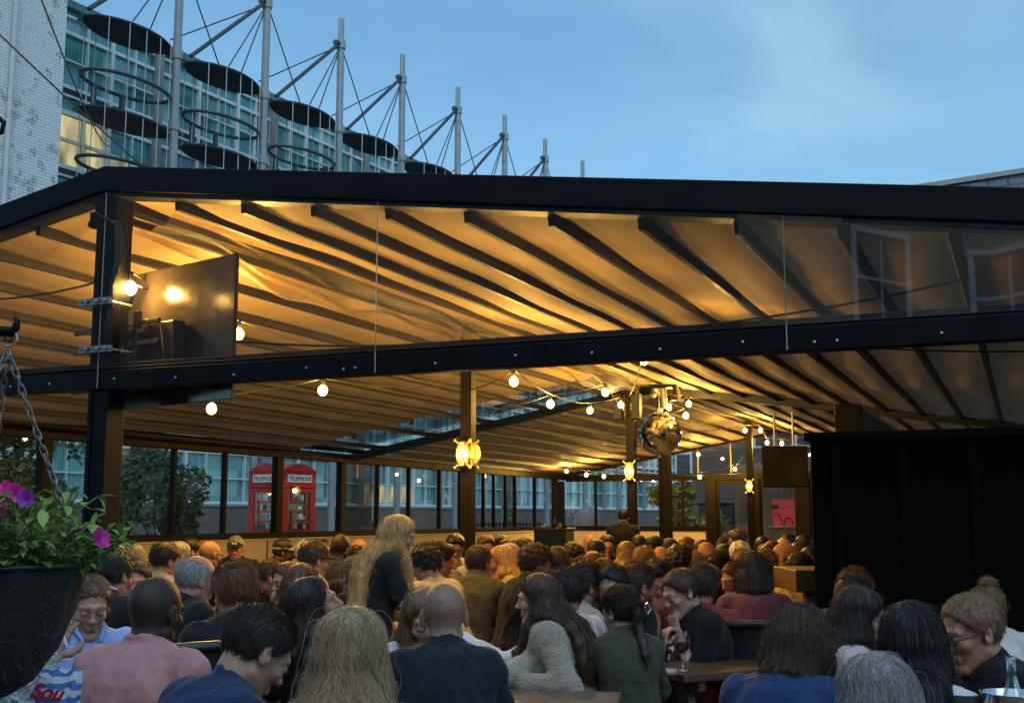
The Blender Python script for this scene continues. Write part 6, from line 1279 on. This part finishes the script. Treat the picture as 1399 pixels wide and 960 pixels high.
P(322, 731, 11.6, 186, 'older man in a navy baseball cap and dark coat against the cream wall, facing out', hair='short', hc='grey', skin='ruddy', top='hoodie', tc=(.016, .018, .024), cap=('cap', (.010, .014, .035), 1), pose='lap', lean=-4, hp=6, size=1.04)
P(388, 735, 10.4, 84, 'man in a grey cap and dark hoodie in profile facing right by the cream wall', hair='short', hc='dark', skin='brown', top='hoodie', tc=BLK, cap=('cap', (.25, .25, .24)), beard=1, lean=18)
P(372, 763, 7.9, -70, 'person in a beige jumper leaning over the table, head down, left of the auburn hair', hair='short', hc='brown', skin='ruddy', top='jumper', tc=BEIGE, hp=40, lean=34, hunch=20)
P(394, 764, 7.0, -118, 'woman with reddish brown hair and orange lit face looking left', sex='f', hair='bob', hc='auburn', skin='ruddy', top='jumper', tc=BLK, hp=8)
P(431, 738, 7.6, 62, 'man in a brown cap with shaggy hair facing right', hair='mop', hc='brown', skin='fair', top='jacket', tc=(.45, .38, .33), cap=('cap', (.05, .025, .012)), hp=10)
P(418, 736, 10.2, 30, 'grey haired person behind the brown cap', hair='curly', hc='grey', skin='tan', top='jacket', tc=CHAR)
P(442, 735, 10.6, -10, 'dark haired person behind the brown cap, right of the grey hair', hair='short', hc='dark', skin='tan', top='jacket', tc=BLK)
P(465, 729, 9.2, -12, 'dark skinned man seen from behind in a dark blue jacket', hair='shaved', hc='black', skin='dark', top='jacket', tc=(.018, .035, .07), size=1.06)
P(491, 736, 10.8, 20, 'bald pink headed man by the cream wall left of the waitress', hair='bald', hc='grey', skin='ruddy', top='jacket', tc=GREYC)
P(486, 744, 8.4, -20, 'person with black hair between the blue jacket and the waitress', hair='curly', hc='black', skin='tan', top='jacket', tc=BLK)
P(483, 757, 6.9, -38, 'person with tied back ginger blonde hair and navy collar, just left of the waitress', sex='f', hair='pony', hc='sandy', skin='ruddy', top='jacket', tc=(.015, .016, .035), hp=8, hl=.30)
P(509, 741, 10., -60, 'person half hidden behind the waitress by the cream wall', hair='short', hc='brown', skin='ruddy', top='jumper', tc=CHAR)
P(545, 700, 6.6, 82, 'standing waitress with very long blonde hair in a black t-shirt, arms reaching forward', sex='f', hair='wavy', hc='blonde', skin='fair', top='tee', tc=(.010, .010, .012), sleeve=.5, stand=True, lean=10, hp=14, pose='carry', hl=.60, strands=6500, wave=.6, size=.97)
P(592, 737, 9.2, -40, 'person with a dark curly mop of hair behind the yellow t-shirt', hair='curly', hc='black', skin='tan', top='jumper', tc=GREYC)
P(582, 741, 7.4, -48, 'man with dark curly hair in a pale yellow t-shirt leaning left', hair='curly', hc='black', skin='tan', top='tee', tc=(.58, .46, .22), sleeve=.5, hp=18, lean=22)
P(602, 739, 8.2, 66, 'young man with a black quiff and grey jumper facing right', hair='quiff', hc='black', skin='tan', top='jumper', tc=GREYC)
P(622, 727, 10.2, 176, 'black haired man facing out with hands at his mouth, left of the second post', hair='mop', hc='black', skin='tan', top='shirt', tc=WHITEC, pose='face', hp=18)
P(582, 797, 4.95, 172, 'person with light brown hair and white shirt hidden behind the shaved head', sex='f', hair='bob', hc='light', skin='fair', top='shirt', tc=(.60, .60, .66), lean=18, hp=20, size=1.08)
P(654, 742, 7.9, 28, 'person in an olive hooded jacket seen from behind, right of the second post', hair='short', hc='brown', skin='tan', top='hoodie', tc=OLIVE, size=1.03)
P(684, 742, 8.3, -92, 'woman with long blonde hair and sunglasses on her head, in a yellow cream jacket', sex='f', hair='long', hc='blonde', skin='fair', top='jacket', tc=(.50, .40, .18), hl=.26)
P(664, 729, 10.4, 165, 'man with a reddened face looking out beside the second post', hair='short', hc='brown', skin='ruddy', top='jumper', tc=DRED)
P(680, 728, 10.9, 66, 'black haired man in profile above the blonde woman', hair='quiff', hc='black', skin='tan', top='jacket', tc=CHAR)
P(697, 733, 10.2, 120, 'person with a dark fringe right of the black haired profile', hair='mop', hc='dark', skin='tan', top='jumper', tc=CHAR)
P(698, 742, 9.2, 40, 'person in a pink headscarf and dark jacket behind the blonde woman', sex='f', hair='bun', hc='brown', skin='fair', top='jacket', tc=NAVY, cap=('scarf', (.50, .33, .28)))
P(717, 732, 10.2, 132, 'pale man with black hair and white collar looking down', hair='short', hc='black', skin='pale', top='suit', tc=BLK, hp=18)
P(732, 739, 7.6, 66, 'bearded man with big curly brown hair in a black jacket facing right', hair='curly', hc='brown', skin='tan', top='jacket', tc=BLK, beard=1, hp=10, size=1.04)
P(761, 745, 7.7, 6, 'man with thinning brown hair seen from behind in a bright cream sweater', hair='thin', hc='brown', skin='fair', top='jumper', tc=(.60, .50, .28), hp=8, lean=16, size=1.04)
P(783, 739, 10.6, 100, 'person with dark hair and pink lit face below the corner bar counter', hair='curly', hc='dark', skin='ruddy', top='jacket', tc=BLK, hp=20)
P(768, 774, 5.65, -60, 'dark haired person in a white top stretching an arm left behind the fleece', hair='short', hc='dark', skin='tan', top='tee', tc=(.62, .58, .60), lean=12, arms=(('px', 634, 874, 5.75), (.13, .42, .80)))
P(799, 763, 6.25, 58, 'bearded man with dark hair in a cream ribbed cardigan facing right', hair='mop', hc='dark', skin='tan', top='jumper', kind='rib', tc=(.48, .38, .26), beard=1, hp=8, lean=14, size=1.03)
P(838, 768, 6.2, -152, 'woman with centre parted black hair and black cardigan facing out', sex='f', hair='pony', hc='black', skin='olive', top='jacket', tc=BLK, hp=10, hr=8)
P(871, 767, 6.5, 55, 'bearded man with swept brown hair in a beige jumper behind the dark green jumper', hair='short', hc='brown', skin='fair', top='jumper', tc=(.30, .24, .14), beard=1, hp=8, size=1.04)
P(896, 761, 7.1, 168, 'man with thick black hair, face lowered onto his hands and lit red', hair='mop', hc='black', skin='ruddy', top='jumper', tc=(.16, .11, .07), pose='face', hp=26)
P(956, 767, 6.45, 14, 'person with dark brown hair seen from behind in a brick red jumper', hair='short', hc='brown', skin='ruddy', top='jumper', tc=(.24, .045, .035), hp=6, hy=-30, size=1.06, heavy=.08)
P(980, 753, 7.6, -142, 'woman with hair in a bun and glasses, dark top, facing out', sex='f', hair='bun', hc='dark', skin='fair', top='tee', tc=BLK, glasses=1, hp=4, hl=.0)
P(1027, 749, 6.7, -8, 'person with a brown bob seen from behind in a dark red jumper', sex='f', hair='bob', hc='brown', skin='ruddy', top='jumper', kind='knit', tc=(.16, .010, .018), size=1.08, hp=8, hl=.09)
P(1004, 764, 7.3, -128, 'orange lit face beside the brown bob', sex='f', hair='bun', hc='auburn', skin='ruddy', top='jumper', tc=DRED, hp=10)
P(1011, 737, 9.4, 172, 'person with white curly hair facing out', sex='f', hair='curly', hc='white', skin='ruddy', top='jumper', tc=DRED, hp=10)
P(1007, 722, 12.6, -78, 'tall man with brown hair before the left hand glazed door, facing left', hair='quiff', hc='brown', skin='ruddy', top='jacket', tc=CHAR, arms=((-.12, .34, 1.22), (.13, .42, .80)))
P(965, 740, 9.8, 160, 'bald man facing out in front of the far cream wall', hair='bald', hc='brown', skin='ruddy', top='jacket', tc=CHAR)
P(958, 736, 11., 170, 'person in a dark red cap behind the bald man', hair='short', hc='dark', skin='ruddy', top='jumper', tc=DRED, cap=('cap', (.10, .008, .01)))
P(928, 742, 8.4, 0, 'person with short brown afro hair seen from behind, below the mirror ball post', hair='afro', hc='dark', skin='dark', top='jumper', tc=CHAR)
P(949, 750, 8.4, 30, 'person with long straight blonde hair right of the brown afro hair', sex='f', hair='long', hc='sandy', skin='fair', top='jumper', tc=CHAR, hl=.25)
P(939, 731, 11.4, 60, 'woman with long brown hair beside the mirror ball post', sex='f', hair='long', hc='auburn', skin='ruddy', top='jumper', tc=DRED, hl=.25)
P(880, 744, 8.7, 20, 'man with sandy grey hair glowing at the edges, right of the third post', hair='short', hc='sandy', skin='ruddy', top='shirt', tc=(.34, .20, .12))
P(903, 747, 9.4, 172, 'bald man with orange lit head bowed', hair='bald', hc='grey', skin='ruddy', top='shirt', tc=WHITEC, hp=30)
P(895, 730, 11.6, 68, 'man with short black hair in profile below the spiky bush', hair='short', hc='black', skin='ruddy', top='suit', tc=BLK)
P(873, 729, 12.4, 10, 'dark head right of the third post by the far wall', hair='short', hc='dark', skin='brown', top='jacket', tc=BLK)
P(915, 734, 12., 90, 'person half hidden behind the mirror ball post', hair='short', hc='dark', skin='ruddy', top='jacket', tc=BLK)
P(855, 737, 9.9, -10, 'person with loose curly light brown hair seen from behind, left of the third post', sex='f', hair='wavy', hc='light', skin='fair', top='jacket', tc=CHAR, hl=.22, wave=1.)
P(829, 729, 12.2, 172, 'man with glasses and red lit face left of the third post', hair='short', hc='dark', skin='ruddy', top='jumper', tc=BLK, glasses=1)
P(806, 730, 12.4, 160, 'bald man by the end of the cream wall', hair='bald', hc='brown', skin='ruddy', top='jacket', tc=BLK)
P(815, 735, 11., 40, 'dark haired man in a black jacket in front of the bald man', hair='short', hc='dark', skin='ruddy', top='jacket', tc=BLK, lean=20)
P(810, 751, 9.4, 5, 'round auburn head seen from behind near the third post', hair='mop', hc='auburn', skin='ruddy', top='jumper', tc=CHAR)
P(824, 760, 7.7, 20, 'wavy brown hair seen from behind above the centre parted woman', hair='mop', hc='brown', skin='tan', top='jumper', tc=CHAR)
P(852, 694, 16.4, 12, 'man standing in a black hooded coat against the third post', hair='short', hc='black', skin='ruddy', top='hoodie', tc=(.006, .006, .007), stand=True, lean=4, pose='down', size=1.02)
P(990, 742, 9.9, 0, 'person in a dark green beanie seen from behind', hair='short', hc='dark', skin='tan', top='jacket', tc=CHAR, cap=('beanie', (.03, .04, .022)))
P(1042, 731, 11.4, 176, 'woman with dark hair facing out below the fourth post', sex='f', hair='lob', hc='dark', skin='tan', top='jumper', tc=DRED)
P(1056, 737, 10.8, 20, 'small auburn head seen from behind right of the fourth post', hair='mop', hc='auburn', skin='ruddy', top='jumper', tc=CHAR)
P(1050, 742, 9.8, 10, 'brown head seen from behind left of the bald man in blue', hair='mop', hc='brown', skin='ruddy', top='jacket', tc=CHAR)
P(1070, 733, 11.6, 0, 'blonde head seen from behind under the pink poster', sex='f', hair='bob', hc='blonde', skin='fair', top='jumper', tc=CHAR, hl=.16)
P(1079, 728, 12.6, 60, 'dark haired man right under the pink poster', hair='short', hc='black', skin='ruddy', top='jacket', tc=BLK)
P(1098, 729, 12., -80, 'ruddy man facing left at the edge of the black hut', hair='short', hc='black', skin='ruddy', top='jacket', tc=(.20, .16, .15))
P(1090, 739, 10.2, 5, 'auburn head seen from behind near the black hut', hair='mop', hc='auburn', skin='ruddy', top='jumper', tc=CHAR)
P(1044, 748, 8.7, -30, 'person with tousled light brown hair and a grey green jacket', sex='f', hair='curly', hc='light', skin='fair', top='jacket', tc=(.12, .13, .09))
P(1070, 741, 9.3, -74, 'bald man in a bright blue jacket in profile facing left', hair='bald', hc='grey', skin='ruddy', top='jacket', tc=(.03, .085, .24), size=1.05)
P(1093, 751, 7.9, 12, 'person with a dark bowl of hair and a yellow hooded coat seen from behind', hair='mop', hc='dark', skin='tan', top='hoodie', tc=(.48, .36, .12), size=1.06)
P(1107, 745, 9.4, 10, 'dark head partly cut off by the black hut', hair='short', hc='dark', skin='ruddy', top='jacket', tc=CHAR)
# ---- accessories
q = r_['arm'][1][2]; Rz_ = rot('z', r_['rz']); pw = r_['base']+Rz_@q
tip = atD(86, 866, 3.5); end = atD(92, 884, 3.47); m = MB(); m.tube([end, tip], .0042, 8); o = m.build('cigarette', mat('cigarette_paper', (.78, .76, .72), .8), label='lit white cigarette held up between fingers beside the hanging basket', cat='cigarette', smooth=True)
fd = nrm(q-r_['arm'][1][1]); xx = nrm(np.cross(fd, (0, 0, 1))); yy = np.cross(fd, xx); m = MB()
for k, rr in ((-.012, .034), (-.020, .035)): m.tube([q+fd*k+(xx*cos(t)+yy*sin(t))*rr for t in np.linspace(0, 2*pi, 15)[:-1]], .004, 6, close=True)
m.build('bracelet', mat('gold_bracelet', (.6, .42, .15), .25, metal=1.), r_['o'], smooth=True)
p_ = clip_['HC']+clip_['Rh']@np.array([.045, -.135, .0]); m = MB(); u_ = clip_['Rh']@np.array([.8, .35, .45]); u_ = nrm(u_); w_ = nrm(clip_['Rh']@np.array([-.5, -.1, .85]))
m.tube([p_+u_*a_*.026+w_*b_*.018 for a_, b_ in ((-1, -1), (1, -1), (1, 1), (-1, 1))], .0045, 6, close=True); m.build('hair_clip', mat('silver_clip', (.75, .75, .75), .25, metal=.6), clip_['o'])
SKYT=(.70,1.02,1.03); CLOUDA=(1.15,2.35,3.65); CLOUDB=(2.15,3.7,4.95); SKYS=.08; EXPO=1.15; SUNE=.66
# ================================================================== CAMERA, SKY, SUN, RENDER SETTINGS
from mathutils import Matrix
cam = bpy.data.cameras.new('camera'); co = bpy.data.objects.new('camera', cam); COL.objects.link(co)
cam.sensor_width = 36; cam.lens = 36*F_/1399; cam.clip_end = 2000; cam.clip_start = .05
M_ = Matrix([[*r] for r in np.c_[RT, UP, -FW]]).to_4x4(); M_.translation = CAM; co.matrix_world = M_; SC.camera = co
w = bpy.data.worlds.new('World'); SC.world = w; w.use_nodes = True; nt = w.node_tree; nt.nodes.clear(); L = nt.links.new
out = nt.nodes.new('ShaderNodeOutputWorld'); bg = nt.nodes.new('ShaderNodeBackground'); L(bg.outputs[0], out.inputs[0])
SUN_AZ = radians(150); SUN_EL = radians(48)
sky = N(nt, 'TexSky', sky_type='NISHITA', sun_disc=False, sun_elevation=SUN_EL, sun_rotation=SUN_AZ, air_density=1.0, dust_density=.3, ozone_density=3.0)
tc = N(nt, 'TexCoord'); mp = N(nt, 'Mapping'); mp.inputs['Scale'].default_value = (1, 1, 2.6); L(tc.outputs['Generated'], mp.inputs[0])
n1 = N(nt, 'TexNoise', _Scale=1.5, _Detail=7., _Roughness=.52, _Distortion=.35); L(mp.outputs[0], n1.inputs['Vector'])
cr = ramp(nt, n1.outputs['Fac'], .36, .68, (0, 0, 0, 1), (.85, .85, .85, 1))
cl = mixc(nt, 1., sky.outputs[0], (1.35, 1.16, .96), 'MULTIPLY')
gain = mixc(nt, 1., sky.outputs[0], SKYT, 'MULTIPLY'); n2 = N(nt, 'TexNoise', _Scale=3.2, _Detail=6., _Roughness=.5, _Distortion=.5); L(mp.outputs[0], n2.inputs['Vector']); cc_ = ramp(nt, n2.outputs['Fac'], .34, .66, (*CLOUDA, 1), (*CLOUDB, 1)); mx = mixc(nt, cr.outputs[0], gain, cc_.outputs[0])
L(mx, bg.inputs[0]); bg.inputs[1].default_value = SKYS
s = bpy.data.lights.new('sun', 'SUN'); s.energy = SUNE; s.angle = radians(80); s.color = (.80, .90, 1.); so = bpy.data.objects.new('sun', s); COL.objects.link(so)
dirv = np.array([sin(SUN_AZ)*cos(SUN_EL), cos(SUN_AZ)*cos(SUN_EL), sin(SUN_EL)]); from mathutils import Vector
so.rotation_euler = Vector(-dirv).to_track_quat('-Z', 'Y').to_euler()
SC.view_settings.view_transform = 'Standard'; SC.view_settings.look = 'None'; SC.view_settings.exposure = EXPO; SC.view_settings.gamma = 1; SC.view_settings.use_curve_mapping = False
c_ = SC.cycles; c_.use_denoising = True; c_.max_bounces = 7; c_.diffuse_bounces = 3; c_.glossy_bounces = 4; c_.transmission_bounces = 6; c_.transparent_max_bounces = 24; c_.sample_clamp_indirect = 4.; c_.caustics_reflective = False; c_.caustics_refractive = False; c_.use_light_tree = True
try: SC.cycles_curves.shape = 'RIBBONS'
except Exception: pass
